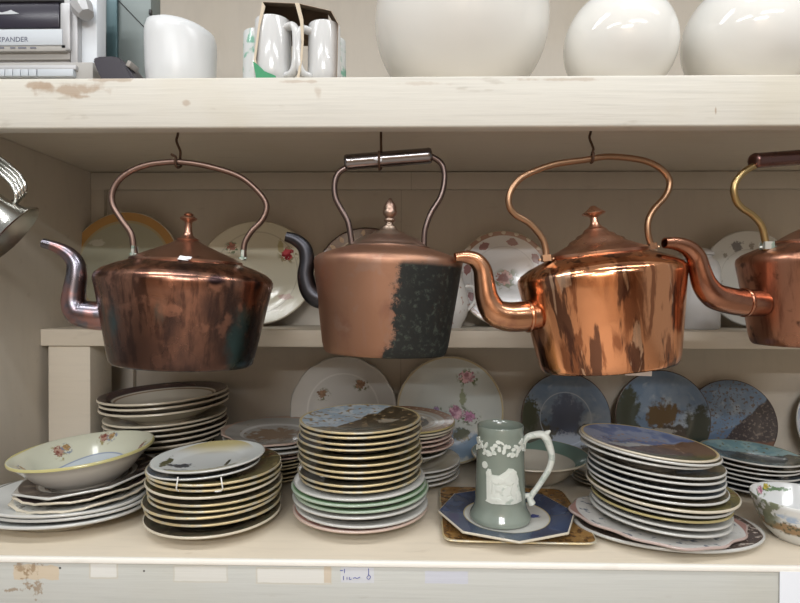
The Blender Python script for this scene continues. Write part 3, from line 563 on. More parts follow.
SPC = {1: copper('bluish_dark_copper', (0.20, 0.19, 0.22), 0.26, lambda n, st: n.spk(14, 0.54, (0.40, 0.22, 0.20))), 2: copper('blackened_copper', (0.055, 0.055, 0.062), 0.36),
       3: copper('orange_copper', (0.60, 0.31, 0.18), 0.22, lambda n, st: n.spk(12, 0.58, (0.40, 0.18, 0.12))), 4: copper('red_brown_copper', (0.43, 0.205, 0.13), 0.22, lambda n, st: n.spk(12, 0.58, (0.28, 0.13, 0.09)))}
HAC = {1: copper('dark_brass', (0.22, 0.15, 0.125), 0.38), 2: copper('dark_steel', (0.16, 0.12, 0.11), 0.32), 3: copper('copper_rod', (0.40, 0.24, 0.145), 0.34), 4: copper('old_brass', (0.42, 0.30, 0.14), 0.32)}
gripm = copper('grip_metal', (0.24, 0.225, 0.23), 0.16); gripm4 = copper('red_brown_grip', (0.18, 0.10, 0.09), 0.25)
solder = NM('pale_solder', 0.5, 0.6, (0.50, 0.52, 0.48)); solder.spk(60, 0.5, (0.25, 0.33, 0.28)); solder = solder.out()
wtag = flat('white_sticker', (0.82, 0.84, 0.86), 0.6, var=0)

def kettle(k, cx, by, tilt, yaw, prof, lidprof, knobprof, handle, hr, spout, grip=None, oy=0.82, Y=1.08, label='', lugs=()):
    s = Y/F; base = at(cx, by, Y)
    e = tag(empty('kettle', base, (0, math.radians(tilt), 0)), label, 'kettle', 'hanging copper kettles')
    Mi = (Matrix.Translation(base) @ Euler((0, math.radians(tilt), 0)).to_matrix().to_4x4()).inverted()
    def kp(px, py): return Mi @ at(px, py, Y+(px-cx)*s*math.tan(math.radians(yaw)))
    def S(p): return [(r*s, z*s) for r, z in p]
    p = S(prof); r0 = p[-1][0]
    p2 = p+[(r0-0.002, p[-1][1]-0.004), (r0-0.004, p[-1][1]-0.02)]
    V, Fc, _ = lathe(p2, 96, 1, oy); mk('body', V, Fc, COP[k], e, angle=55)
    lp = S(lidprof); lp = [(lp[0][0]-.002, lp[0][1]-0.004)]+lp+[(0, lp[-1][1])]
    V, Fc, _ = lathe(lp, 80, 1, oy if lidprof[0][0] > 30 else 1); lid = mk('lid', V, Fc, LIDC[k], e, angle=50)
    kpz = S(knobprof); V, Fc, _ = lathe([(0, kpz[0][1])]+kpz, 32); kn = mk('knob', V, Fc, LIDC[k], lid, angle=60)
    V, Fc = tube([kp(*q) for q in handle], hr*s, 12, 6); mk('handle', V, Fc, HAC[k], e)
    V, Fc = tube([kp(q[0], q[1]) for q in spout], [q[2]*s for q in spout], 20, 6, hollow=0.02)
    # end root inside the body; collar ring round it
    mk('spout', V, Fc, SPC[k], e, angle=60)
    if grip:
        a, b = kp(*grip[0]), kp(*grip[1]); d = (b-a).normalized(); R = grip[2]*s
        P = [a-d*0.002, a, a+d*0.004, a+d*0.008, b-d*0.008, b-d*0.004, b, b+d*0.002]; rr = [R*.55, R*.9, R, R*.97, R*.97, R, R*.9, R*.55]
        V, Fc = tube(P, rr, 24, 1); mk('grip', V, Fc, gripm if k == 2 else gripm4, e, angle=50)
    for (lx, ly, w_, h_) in lugs:
        q = kp(lx, ly); V, Fc = box(q.x-w_*s/2, q.x+w_*s/2, q.y-0.009, q.y+0.009, q.z-0.0045, q.z+h_*s)
        V2, F2, _ = lathe([(0, 0), (.004, 0), (.0035, .003), (0, .004)], 12); vs = [(V, Fc)]
        for dx in (-w_*.8, w_*.8): vs.append(([(x+q.x+dx*s, y+q.y-.004, z+q.z-0.002) for x, y, z in V2], F2))
        V, Fc = join(*vs); mk('lug', V, Fc, solder if k in (1, 4, 2) else HAC[k], e, smooth=True, angle=30)
    return e, kp
K1, kp1 = kettle(1, 182.5, 364.5, 2.5, 8,
    [(0, 0), (61, 0), (67, 0.6), (69.5, 3), (71, 9), (78, 42), (84.5, 74), (86.5, 82), (86.5, 86), (84.5, 89.5), (79, 94), (66, 99.5), (54, 103.5)],
    [(55, 103), (55, 105), (50, 107.5), (32, 115), (18, 121), (11, 125)],
    [(10, 124.5), (11, 126.5), (7, 128.5), (5, 130.5), (4, 134), (3.4, 141), (4, 144), (8, 146), (8.4, 147.5), (6, 149.5), (4, 150), (5, 151.2), (3, 153), (0, 153.5)],
    [(135, 256), (133.5, 247), (131, 233.5), (121, 219), (112.8, 205), (112.5, 192), (119, 180), (131, 171), (145, 165.5), (159, 163), (179, 162), (207, 166), (238.7, 176), (258.5, 192), (266.5, 205.6), (262.5, 219.5), (251, 232), (244.5, 244), (243.5, 258)], 3.0,
    [(43, 243, 4.6), (56, 247, 5.4), (68, 253.5, 7), (75.5, 263, 8.2), (76.5, 276, 9.5), (74.5, 291, 10.5), (74, 303, 11.5), (79, 312, 13), (90, 315, 14), (103, 316, 14.5), (122, 314, 14)],
    label='tarnished dark brown copper kettle, leftmost, with long bluish swan-neck spout', lugs=((134.5, 254, 2.6, 8), (243.5, 258, 3, 8)))
K2, kp2 = kettle(2, 385, 353.5, 1.8, 5,
    [(0, 0), (54, 0), (59, 0.6), (61, 3), (63, 10), (70, 60), (73.5, 86), (74, 90), (73, 93.5), (69, 97), (55, 102), (41, 106)],
    [(42, 105), (42, 107), (38, 108), (36, 110), (28, 115.5), (17, 119.5), (16, 121), (9, 123), (7, 127)],
    [(6, 126.5), (4, 129), (3.5, 131), (6, 132.5), (6, 134), (4, 135.5), (6.8, 139), (7.2, 142.5), (6.4, 143.2), (6.6, 146), (5, 150), (2.2, 153), (1.6, 155), (0, 155.5)],
    [(352, 250), (351, 238), (348, 222), (341, 209), (335.6, 198), (334.5, 185), (338, 174), (346, 168), (360, 163.5), (390, 159.5), (424, 155.5), (434, 158), (442, 165), (444.5, 178), (441, 196), (431, 213), (425, 230), (424, 245), (424, 252)], 3.0,
    [(286, 236.5, 5), (296, 240, 6.2), (304.5, 248, 7), (307, 261, 7.5), (305.5, 276, 8.2), (309, 290, 9), (318, 298, 10), (334, 300, 10)],
    ((345, 162.5), (431, 155.5), 8.0), label='half blackened copper kettle with dark metal cylinder grip, second from left', lugs=((424, 253, 3, 4),))
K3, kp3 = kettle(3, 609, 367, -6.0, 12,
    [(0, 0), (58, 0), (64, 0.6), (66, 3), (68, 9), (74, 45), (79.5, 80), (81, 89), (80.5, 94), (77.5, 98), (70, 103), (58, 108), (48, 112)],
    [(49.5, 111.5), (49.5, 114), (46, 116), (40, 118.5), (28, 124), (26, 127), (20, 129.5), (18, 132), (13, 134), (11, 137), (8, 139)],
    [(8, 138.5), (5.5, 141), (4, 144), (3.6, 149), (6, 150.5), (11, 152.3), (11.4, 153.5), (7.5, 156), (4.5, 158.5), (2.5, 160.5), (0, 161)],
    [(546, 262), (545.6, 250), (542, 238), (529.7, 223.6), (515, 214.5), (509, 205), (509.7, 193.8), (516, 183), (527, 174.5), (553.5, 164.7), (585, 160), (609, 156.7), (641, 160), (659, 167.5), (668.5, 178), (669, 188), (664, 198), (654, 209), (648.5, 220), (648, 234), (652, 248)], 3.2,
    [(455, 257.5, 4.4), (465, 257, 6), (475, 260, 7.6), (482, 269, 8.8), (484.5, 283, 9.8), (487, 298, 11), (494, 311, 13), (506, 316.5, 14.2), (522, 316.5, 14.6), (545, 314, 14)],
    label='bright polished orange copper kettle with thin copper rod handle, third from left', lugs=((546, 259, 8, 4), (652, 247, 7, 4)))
K4, kp4 = kettle(4, 821, 345.5, 0, 12,
    [(0, 0), (55, 0), (60, 0.6), (62, 3), (64, 10), (71, 52), (76, 78), (76.5, 82), (75.5, 86), (71, 90), (58, 96), (44, 101)],
    [(45, 100), (45, 102.5), (40, 104), (28, 111), (18, 116), (10, 121)],
    [(9, 120.5), (4, 124), (3.5, 130), (8, 133), (8, 135), (4, 138), (0, 140)],
    [(767, 251), (765, 240), (761.5, 226), (753, 215.6), (742, 208), (736, 200), (734, 188), (739, 177), (752, 167), (775, 160), (812, 155), (860, 152), (882, 166), (885, 185), (872, 205), (862, 225), (860, 247)], 3.2,
    [(664.5, 243, 5), (676, 243.5, 6.2), (688, 248, 7.6), (696, 257, 8.6), (700, 271, 9.6), (705, 285, 11), (714, 295.5, 12.3), (727, 300, 12.8), (742, 302.5, 13), (762, 303, 13)],
    ((753, 161), (872, 151.5), 7.5), label='dark warm copper kettle with brass handle and red-brown grip, cut off at right edge', lugs=((767, 247, 9, 5), (860, 247, 9, 5)))
# rivet-like rim where the spouts join
for (e, kp, c, r, k) in ((K3, kp3, (528, 316.5), 15.3, 3), (K4, kp4, (744, 302.5), 13.8, 4)):
    a, b = kp(c[0]-1.5, c[1]), kp(c[0]+1.5, c[1]-0.1); V, Fc = tube([a, a+(b-a)*.3, a+(b-a)*.7, b], [r*.00196, r*.00204, r*.00204, r*.00196], 28, 1); mk('spout_collar', V, Fc, SPC[k], e)
# stickers and paper tags are parts of what they are stuck to
def sticker(e, kp, px, py, w, h, dy, rot=0.3, bent=True):
    p = (Matrix.Translation(e.location) @ e.rotation_euler.to_matrix().to_4x4()).inverted() @ at(px, py, 1.08+dy); s = 1.08/F; V, Fc = box(-w*s/2, w*s/2, 0, .0006, -h*s/2, h*s/2); V2, F2 = box(w*s*.3, w*s*.75, -.004, -.0034, -h*s*.5, h*s*.15)
    V, Fc = join((V, Fc), (V2, F2)) if bent else (V, Fc)
    o = mk('price_sticker', V, Fc, wtag, e, smooth=False); o.location = (p.x, dy, p.z); o.rotation_euler = (0.0, rot, 0); o['label'] = 'small white sticker'; return o
sticker(K1, kp1, 184, 258, 10, 6, -0.086, -0.4).rotation_euler = (-0.9, 0.1, 0)
o = sticker(K2, kp2, 378, 158.5, 8, 5, -0.0165, 0.2, False); o.rotation_euler = (-0.5, 0.2, 0)
o = sticker(K3, kp3, 639, 375.5, 25, 8, -0.052, 0.13, False); o['label'] = 'white paper tag stuck under the base'; o.name = 'paper_tag'; o.location.z = -0.0055
# nails the kettles hang from
for (px, top, hk, lab) in ((178, 133, 162, 'rusty bent nail holding the leftmost kettle'), (381, 133, 160, 'rusty nail holding the kettle with cylinder grip'), (591, 130, 158, 'rusty hook nail holding the bright copper kettle'), (812, 130, 155, 'rusty nail holding the rightmost kettle')):
    Y = 1.08; p0 = Vector((X(px, Y), Y, ZUND-0.0005)); s = Y/F; R = (4.2 if px not in (381, 812) else 8.2)*s+0.0026
    c = at(px+1 if px != 381 else px, hk, Y); Yh = Y-(0.0076 if px == 591 else 0)
    pts = [p0, at(px, top, Y), at(px-1.5, top+8, Y), at(px+2.2, top+18 if px in (178, 591) else top+14, Y)] if px in (178, 591) else [p0, at(px, top, Y), at(px, top+8, Y), Vector((c.x, Y+0.002, c.z+R+.008))]
    for a in (60, 20, -30, -70, -110, -150, -190, -225):
        pts.append(Vector((c.x-(0.003 if a < -60 else 0), Yh+R*math.cos(math.radians(a)), c.z+R*math.sin(math.radians(a)))))
    if px == 178: pts.append(at(171, 154, Y-R))
    V, Fc = tube([p-p0 for p in pts], 0.0025, 8, 5); o = mk('nail_hook', V, Fc, M['nail']); o.location = p0
    tag(o, lab, 'hook', 'nail hooks under the upper shelf')

# ------------------------------------------------------------------ green relief tankard
tY = 1.135; s = tY/F; tz = ZLOW+0.0075+0.10*0.138+0.0006
te = tag(empty('tankard', (X(501, tY), tY, tz)), 'sage green pottery tankard with white relief figures and white handle', 'tankard')
SG = NM('sage_green_glaze', 0.15, 0, (0.20, 0.235, 0.20), 0.3); SG.spk(9, 0.55, (0.23, 0.265, 0.225)); SG = SG.out()
RW = NM('white_relief', 0.45, 0, (0.62, 0.65, 0.60)); RW.spk(60, 0.6, (0.42, 0.48, 0.43)); RW = RW.out()
H = 93.5
tp = [(0, 0), (26, 0), (29.5, 0.8), (30.5, 3), (29.5, 6), (27, 10), (25.4, 15), (24.9, 20), (24.5, 32), (23.8, 55), (23, 76), (22.6, 86), (23.0, H-1), (22.4, H), (21.4, H-.8), (21.2, H-8), (21.5, 30), (20, 8), (0, 7)]
V, Fc, _ = lathe([(r*s, z*s) for r, z in tp], 72); mk('body', V, Fc, SG, te, angle=50)
def wrap(poly, th=0.0018):            # poly in picture px (x right of the axis, height above the base) -> raised patch on the wall
    def rad(h):
        for (r0, h0), (r1, h1) in zip(tp[5:12], tp[6:13]):
            if h0 <= h <= h1: return r0+(r1-r0)*(h-h0)/(h1-h0)
        return 24
    bm = bmesh.new(); vs = [bm.verts.new((x, 0, z)) for x, z in poly]; bm.faces.new(vs)
    bmesh.ops.triangulate(bm, faces=bm.faces)
    for _ in range(2): bmesh.ops.subdivide_edges(bm, edges=[q for q in bm.edges if q.calc_length() > 3.0], cuts=1, use_grid_fill=True)
    bmesh.ops.triangulate(bm, faces=bm.faces)
    ext = bmesh.ops.extrude_face_region(bm, geom=list(bm.faces)); top = set(v for v in ext['geom'] if isinstance(v, bmesh.types.BMVert))
    for v in bm.verts:
        h = v.co.z; r = rad(h)*s+(th if v in top else -0.0006); a = v.co.x/rad(h)
        v.co = Vector((r*math.sin(a), -r*math.cos(a), h*s))
    bm.verts.ensure_lookup_table(); bm.verts.index_update(); V = [v.co.copy() for v in bm.verts]; Fc = [tuple(v.index for v in f.verts) for f in bm.faces]; bm.free(); return V, Fc
def ell(cx, cz, rx, rz, n=10, a=0.0): return [(cx+rx*math.cos(2*PI*k/n)*math.cos(a)-rz*math.sin(2*PI*k/n)*math.sin(a), cz+rx*math.cos(2*PI*k/n)*math.sin(a)+rz*math.sin(2*PI*k/n)*math.cos(a)) for k in range(n)]
group = [(-18.5, 24), (-17, 26), (-15, 27), (-14.5, 40), (-17, 44), (-17.5, 51), (-16, 55), (-13, 55), (-12, 50), (-5, 50), (1, 54), (4, 57), (9, 56), (12.5, 51), (14.5, 46), (14, 40), (16, 36), (18, 31), (19, 24), (12, 23), (6, 22.5), (-4, 23), (-12, 22.5)]
parts_ = [wrap(group)]
for (a, b, c_, d_, r_) in ((-13, 38, 1.6, 6, 0), (-9.5, 36, 1.6, 6.5, .1), (-4, 38, 4.5, 3, 0), (0, 33, 2, 6.5, .2), (5, 46, 5.5, 4.5, .3), (9, 37, 3, 6.5, -.2), (3, 36, 2.6, 4.5, 0), (-15, 51, 2.4, 3, 0), (8, 52, 4, 2.6, .3), (14, 30, 3, 4.5, 0), (-6, 45, 6, 3, .1), (11, 44, 2.5, 4, .2), (5, 28, 4, 2.4, 0), (-8, 27, 5, 1.6, 0)): parts_.append(wrap(ell(a, b, c_, d_, 10, r_), 0.0034))
V, Fc = join(*parts_); mk('figure_relief', V, Fc, RW, te, angle=25)['label'] = 'white raised animal and figures'
parts_ = []
rnd = random.Random(4)
for i in range(15):
    x = -33+i*4.9; z = 75+2.2*math.sin(i*1.3)
    for q in range(4): parts_.append(wrap(ell(x+rnd.uniform(-2.2, 2.2), z+rnd.uniform(-5, 5), rnd.uniform(1.8, 3.0), rnd.uniform(1.0, 1.8), 8, rnd.uniform(-1.5, 1.5)), 0.0024))
parts_.append(wrap(ell(-19.5, 58, 3.2, 3.4)))
V, Fc = join(*parts_); mk('vine_relief', V, Fc, RW, te, angle=25)['label'] = 'white raised vine leaf band'
hp = [(22, 71), (23, 78), (27, 83), (34, 85.5), (40, 86), (44, 83), (48, 73), (49.5, 63), (46.5, 52), (41, 42), (35.5, 33), (31, 26.5), (29, 22), (31, 17)]
V1 = tube([Vector((x*s, 0, z*s)) for x, z in hp], [2.6*s, 2.8*s, 3.2*s, 3.4*s, 3.8*s, 4.2*s, 3.5*s, 3.2*s, 3.0*s, 2.9*s, 2.8*s, 2.8*s, 3.2*s, 3.8*s], 14, 5, flatk=1.25)
V2 = tube([Vector((x*s, 0, z*s)) for x, z in ((41, 85), (45, 88), (48, 90.5))], [3.2*s, 2.5*s, .9*s], 12, 4)
V3 = tube([Vector((x*s, 0, z*s)) for x, z in ((24, 24), (28, 25), (31, 24))], [2.4*s, 2.6*s, 2.4*s], 12, 3)
V, Fc = join(V1, V2, V3); hd = mk('handle', V, Fc, RW, te, angle=60); hd.rotation_euler = (0, 0, math.radians(-14))

# ------------------------------------------------------------------ flowered cup at the right
cY = 1.105; s = cY/F
def cupf(n):
    x, y, z = n.xyz()
    n.lay(n.band(n.m('ADD', z, n.m('MULTIPLY', n.m('SUBTRACT', n.noise(60, 4), .5), .012)), 0.026, 0.046, .003), (0.30, 0.19, 0.09))
    n.lay(n.m('MULTIPLY', n.band(z, 0.024, 0.05, .004), n.step(n.noise(110, 3), 0.53, 0.58)), (0.09, 0.08, 0.04))
    n.lay(n.m('MULTIPLY', n.band(z, 0.048, 0.064, .005), n.step(n.noise(45, 3, n.vec(1, 1, 2)), 0.5, 0.6)), (0.36, 0.46, 0.60))
    n.lay(n.m('MULTIPLY', n.band(z, 0.008, 0.02, .003), n.step(n.noise(120, 2), 0.66, 0.69)), (0.25, 0.15, 0.18))
    n.lay(n.m('MULTIPLY', n.band(n.m('ADD', x, 0.0), -0.11, -0.07, .006), n.step(n.noise(60, 4), 0.45, 0.55)), (0.20, 0.22, 0.14))
cin = face('cup_inside_flowers', (0.68, 0.70, 0.70), lambda n: (n.flower(-0.018, 0.060, 0.010, (0.62, 0.25, 0.36), (0.12, 0.18, 0.08), (0.75, 0.5, 0.55), axes=(0, 2)), n.flower(-0.006, 0.1, 0.007, (0.62, 0.50, 0.10), (0.14, 0.22, 0.08), axes=(0, 2))) if False else (
    n.flower(-0.036, 0.070, 0.009, (0.62, 0.25, 0.36), (0.10, 0.16, 0.07), (0.76, 0.5, 0.56), axes=(0, 2)), n.flower(-0.018, 0.075, 0.007, (0.62, 0.50, 0.08), (0.12, 0.2, 0.07), axes=(0, 2)), n.blob(0.004, 0.070, 0.02, 0.004, (0.12, 0.2, 0.1), 1.2, 120, axes=(0, 2))))
cm = face('cup_painted_outside', (0.66, 0.67, 0.65), cupf)
Cp = [(0, 5), (16, 5), (24, 8), (35, 20), (41.5, 39.5), (42.5, 41), (43.2, 41.2), (43.8, 40.5), (42.8, 37), (37.5, 20), (31, 8), (25, 2.5), (23, 0), (20, 0), (19, 2), (0, 2)]
V, Fc, mi = lathe([(r*s, z*s) for r, z in Cp], 72, segmi=[0]*5+[1]*10)
o = mk('cup', V, Fc, [cin, cm], None, mi, angle=60); o.location = (X(803, cY), cY, ZLOW+.0003); tag(o, 'white cup painted with landscape band and pink flowers inside rim, front right', 'cup')

# ------------------------------------------------------------------ mid shelf cups
WC = NM('sprigged_white_china', 0.2, 0, (0.60, 0.60, 0.58)); WC.spk(60, 0.64, (0.36, 0.22, 0.18)); WC = WC.out()
mY2 = 1.50; s = mY2/F
e = tag(empty('jug', (X(447, mY2), mY2, ZMID+.0003)), 'white china jug with loop handle half hidden behind the blackened kettle', 'jug')
V, Fc, _ = lathe([(r*s, z*s) for r, z in [(0, 0), (14, 0), (15, 3), (20, 12), (22, 25), (18, 42), (15, 50), (16, 56), (15, 56), (13, 50), (0, 46)]], 48); mk('body', V, Fc, WC, e, angle=60)
V, Fc = tube([Vector((x*s, 0, z*s)) for x, z in ((14, 16), (19, 17), (27, 25), (28.5, 34), (25, 41), (19, 41), (14.5, 37))], 2.1*s, 10, 6); mk('handle', V, Fc, WC, e)
WC2 = NM('plain_white_mug_glaze', 0.25, 0, (0.62, 0.62, 0.62)); WC2 = WC2.out()
e = bpy.data.objects.new('jar', None); C.objects.link(e); e.location = (X(698, mY2), mY2, ZMID+.0003); tag(e, 'plain white cylindrical jar on middle shelf behind the rightmost spout', 'jar')
V, Fc, _ = lathe([(r*s, z*s) for r, z in [(0, 0), (18, 0), (19.5, 2), (19.5, 60), (17, 66), (12, 70), (12, 72), (0, 72)]], 48); mk('body', V, Fc, WC2, e, angle=50)
V, Fc, _ = lathe([(r*s, z*s) for r, z in [(0, 72.3), (14, 72.3), (14, 75), (8, 79), (0, 80)]], 40); mk('lid', V, Fc, WC2, e, angle=50)

# ------------------------------------------------------------------ pewter jug hanging at the left edge
PW = NM('polished_pewter', 0.22, 1.0, (0.56, 0.56, 0.53)); PW.lay(PW.m('MULTIPLY', PW.noise(6, 3), 0.5), (0.36, 0.35, 0.31)); PW = PW.out()
PI_ = NM('dull_pewter_inside', 0.35, 1.0, (0.34, 0.32, 0.27)).out()
jY = 1.04; s = jY/F; mc = at(13, 235, jY)
ax = Vector((0.727, 0.33, -0.607)).normalized()      # direction the mouth points to
je = tag(empty('pewter_jug', mc-ax*0.135), 'shiny pewter jug hanging sideways at the left edge, mouth facing right', 'jug')
je.rotation_euler = ax.to_track_quat('Z', 'Y').to_euler()
jp = [(0, 0), (.045, 0), (.050, .004), (.053, .015), (.050, .05), (.050, .09), (.056, .118), (.066, .130), (.069, .134), (.0665, .136), (.060, .128), (.050, .11), (.045, .06), (.045, .012), (0, .010)]
V, Fc, mi = lathe(jp, 64, segmi=[0]*9+[1]*5); mk('body', V, Fc, [PW, PI_], je, mi, angle=60)
Mj = (Matrix.Translation(je.location) @ je.rotation_euler.to_matrix().to_4x4()).inverted()
hpts = [Mj @ at(*q) for q in ((8, 206, jY+.02), (17, 202, jY+.01), (21, 193, jY), (17, 181, jY), (6, 170, jY), (-8, 160, jY), (-30, 152, jY), (-48, 170, jY), (-50, 190, jY+.02))]
ribs = []
dY = (Mj.to_3x3() @ Vector((0.49, 0.34, 0.8))).normalized()
for q in (-1.5, -.5, .5, 1.5): ribs.append(tube([p+dY*q*0.0076 for p in hpts], 0.0042, 10, 6))
V, Fc = join(*ribs); mk('handle', V, Fc, PW, je)
hk0 = at(-30, 128, jY+.01); hp_ = at(-30, 152, jY)
V, Fc = tube([Vector((0, 0, 0)), Vector((0, 0, -.03)), (hp_-Vector((hk0.x, hk0.y, ZUND)))+Vector((0, .016, .0)), (hp_-Vector((hk0.x, hk0.y, ZUND)))+Vector((0, .004, -.012)), (hp_-Vector((hk0.x, hk0.y, ZUND)))+Vector((0, -.016, -.004))], 0.0022, 8, 5)
o = mk('nail_hook', V, Fc, M['nail']); o.location = (hk0.x, hk0.y, ZUND-.0005); tag(o, 'rusty nail at far left holding the pewter jug', 'hook', 'nail hooks under the upper shelf')

# ------------------------------------------------------------------ top shelf
zt = ZUP+0.0005
MG = NM('milk_glass', 0.10, 0, (0.74, 0.735, 0.70), 0.3); MG = MG.out()
def globe(px, rpx, Y, ztop_c, label, neck=.4, squash=1.0, rz=0):
    s = Y/F; R = rpx*s; prof = []
    a0 = math.asin(neck)
    prof += [(0, .006), (R*neck*.8, .006), (R*neck*.8, 0), (R*neck*1.05, 0), (R*neck*1.08, .004), (R*neck, .010)]
    zc = .010+R*math.cos(a0)
    for k in range(1, 29):
        a = a0+(PI-a0)*k/28; prof.append((max(0, R*math.sin(a)), zc-R*math.cos(a)*squash))
    V, Fc, _ = lathe(prof, 72); o = mk('glass_globe', V, Fc, MG, angle=40); o.location = (X(px, Y), Y, zt)
    return tag(o, label, 'lamp globe', 'white glass globes')
globe(460, 85.5, 1.185, 0, 'very large white milk glass globe, biggest of three on upper shelf', .34)
globe(618, 53.5, 1.11, 0, 'small white milk glass globe, middle one on upper shelf', .55, 1.0)
globe(745, 59, 1.12, 0, 'medium white milk glass globe, rightmost on upper shelf', .5, 1.0)
# white glass shade
sY2 = 1.10; s = sY2/F; 
SH = NM('satin_white_glass', 0.3, 0, (0.64, 0.66, 0.67)); SH = SH.out()
prof = [(30, 0), (31, 0), (32, 2), (33.5, 25), (34.2, 50), (34, 60), (32, 67), (25, 71), (12, 73), (0, 73.5), (0, 72), (12, 71), (24, 69), (30, 65), (33, 58), (33, 30), (31, 3)]
V, Fc, _ = lathe([(r*s, z*s) for r, z in prof], 64); V = [(x, y, z-(0.15*x-0.05*y)*min(1, z/(60*s)) if z > 0 else z) for x, y, z in V]
e = tag(empty('lamp_shade', (X(181.5, sY2), sY2, zt)), 'white frosted glass lamp shade with slanted rounded top on upper shelf', 'lamp shade')
mk('shade', V, Fc, SH, e, angle=60)
V, Fc, _ = lathe([(r*s, z*s) for r, z in [(36, 0), (37.5, 0), (37.5, 9), (33, 11), (36, 9)]], 64); 
# mugs in a cardboard carrier
MW = NM('white_mug_glaze', 0.12, 0, (0.60, 0.61, 0.61)).out()
MGR = NM('white_mug_green_print', 0.12, 0, (0.60, 0.63, 0.63)); MGR.spk(38, 0.57, (0.20, 0.42, 0.32)); MGR = MGR.out()
def mug(px, Y, r, h, hang, label, mat):
    s = 1.06/F; e = tag(empty('mug', (X(px, Y), Y, zt+.0015), (0, 0, math.radians(hang))), label, 'mug', 'mugs in the cardboard carrier')
    V, Fc, _ = lathe([(q*s, z*s) for q, z in [(0, 0), (r*.75, 0), (r*.9, 2), (r, 12), (r*.98, h*.6), (r*.96, h-1), (r*.94, h), (r*.90, h-1), (r*.9, 10), (0, 5)]], 48); mk('body', V, Fc, mat, e, angle=60)
    V, Fc = tube([Vector((x*s, 0, z*s)) for x, z in ((r*.9, h*.86), (r+7, h*.86), (r+11, h*.72), (r+11, h*.35), (r+7, h*.16), (r*.9, h*.12))], 3.6*s, 12, 5, flatk=1.3); mk('handle', V, Fc, mat, e)
mug(273, 1.055, 18.5, 64.5, -28, 'white mug at carrier front left with its handle to the right', MW)
mug(324, 1.055, 16.5, 60, 213, 'white mug at carrier front right with its handle to the left', MW)
mug(259, 1.125, 17, 70, 80, 'white mug with green print sticking out left behind the carrier', MGR)
mug(331, 1.125, 16, 62, 95, 'white mug with pale green print sticking out right behind the carrier', MGR)
CB = flat('brown_cardboard', (0.36, 0.27, 0.20), 0.85, var=0.05); CG = flat('green_printed_card', (0.03, 0.25, 0.11), 0.6, var=0.02)
ce = tag(empty('mug_carrier', (X(300, 1.09), 1.09, zt)), 'brown cardboard mug carrier with torn front windows and green corner', 'carrier')
def sheet(pts, th=.0012, mat=None, name='panel'):
    """a bent card strip through (px, py, Y) pairs of points, thickened along y"""
    V, Fc = [], []
    n = len(pts)
    for (a, b) in pts:
        for q in (at(*a), at(*b)):
            V.append(q-ce.location)
    V += [v+Vector((0.0006, th, th)) for v in V[:]]
    m = n*2
    for i in range(n-1):
        a = i*2; Fc += [(a, a+1, a+3, a+2), (m+a, m+a+2, m+a+3, m+a+1), (a, a+2, m+a+2, m+a), (a+1, m+a+1, m+a+3, a+3)]
    Fc += [(0, m, m+1, 1), (2*n-2, 2*n-1, m+2*n-1, m+2*n-2)]
    return mk(name, V, Fc, mat or CB, ce, smooth=False)
yf, yb = 1.022, 1.17
sheet([((262, 2, yf), (263, 6, yb)), ((299, 3.5, yf), (299, 8, yb)), ((331, 11, yf), (328, 14, yb)), ((338, 24, yf), (335, 26, yb)), ((336.5, 86, yf), (334, 98, yb))], name='top_panel')
sheet([((262, 2, yf), (263, 6, yb)), ((258, 26, yf), (259, 30, yb)), ((253.5, 60, yf), (256, 62, yb)), ((256, 70, yf), (258, 74, yb))], name='side_panel')
sheet([((263, 6, yb), (263, 46, yb)), ((299, 8, yb), (299, 46, yb)), ((328, 14, yb), (328, 46, yb))], name='back_panel')
sheet([((299, 3.5, yf-.003), (295, 3.2, yf-.003)), ((303, 20, yf-.003), (300, 22, yf-.003)), ((303.5, 40, yf-.003), (301.5, 42, yf-.003)), ((302, 60, yf-.003), (300, 58, yf-.003)), ((299, 79, yf-.003), (296, 84, yf-.003))], mat=flat('torn_card_edge', (0.60, 0.52, 0.40), 0.9), name='front_strip')
sheet([((262, 2, yf-.002), (265, 7, yf-.002)), ((258, 26, yf-.002), (260, 26, yf-.002)), ((253.5, 60, yf-.002), (255.5, 60, yf-.002)), ((255.5, 70, yf-.002), (257.5, 68, yf-.002))], mat=flat('torn_card_edge_light', (0.60, 0.52, 0.40), 0.9), name='front_edge')
g = mk('green_corner', *join(prism([(at(a, b, yf).x-ce.location.x, at(a, b, yf).z-ce.location.z) for a, b in ((253.5, 62), (259, 66), (265, 72), (276, 76.5), (280, 86), (258, 86))], .0015)), CG, ce, smooth=False)
g.location.y = yf-.004-ce.location.y; g['label'] = 'green printed corner'

# silver audio unit at the left
def pb(name, x0, y0, x1, y1, Y, dep, mat, par, bev=.0015, zmin=None):
    a, b = at(x0, y0, Y), at(x1, y1, Y); z0 = b.z if zmin is None else zmin
    return bbox(name, (a.x, b.x, Y, Y+dep, z0, a.z), mat, par, bev)
SIL = flat('silver_plastic', (0.42, 0.425, 0.435), 0.4, 0.2, var=0.02); SILL = flat('light_silver_plastic', (0.48, 0.52, 0.56), 0.4, var=0.02); LEDG = flat('grey_ledge_plastic', (0.34, 0.33, 0.31), 0.5, var=0.02)
BLK = NM('dark_window_plastic', 0.25, 0, (0.028, 0.026, 0.04)); BLK = BLK.out(); BK2 = flat('black_plastic', (0.02, 0.02, 0.022), 0.45, var=0)
ae = tag(empty('audio_unit', (X(20, 1.06), 1.06, zt)), 'silver retro audio unit with dark display window and row of white keys', 'audio unit')
pb('body', -110, -60, 70, 60, 1.062, .08, SIL, ae, .003, zmin=zt+.012)
pb('base', -110, 63, 93, 82, 1.05, .06, LEDG, ae, .003, zmin=zt)
pb('top_trim', -110, -12, 61, 1, 1.052, .02, BK2, ae)
pb('display_window', -110, 3, 59, 27, 1.056, .01, BLK, ae)
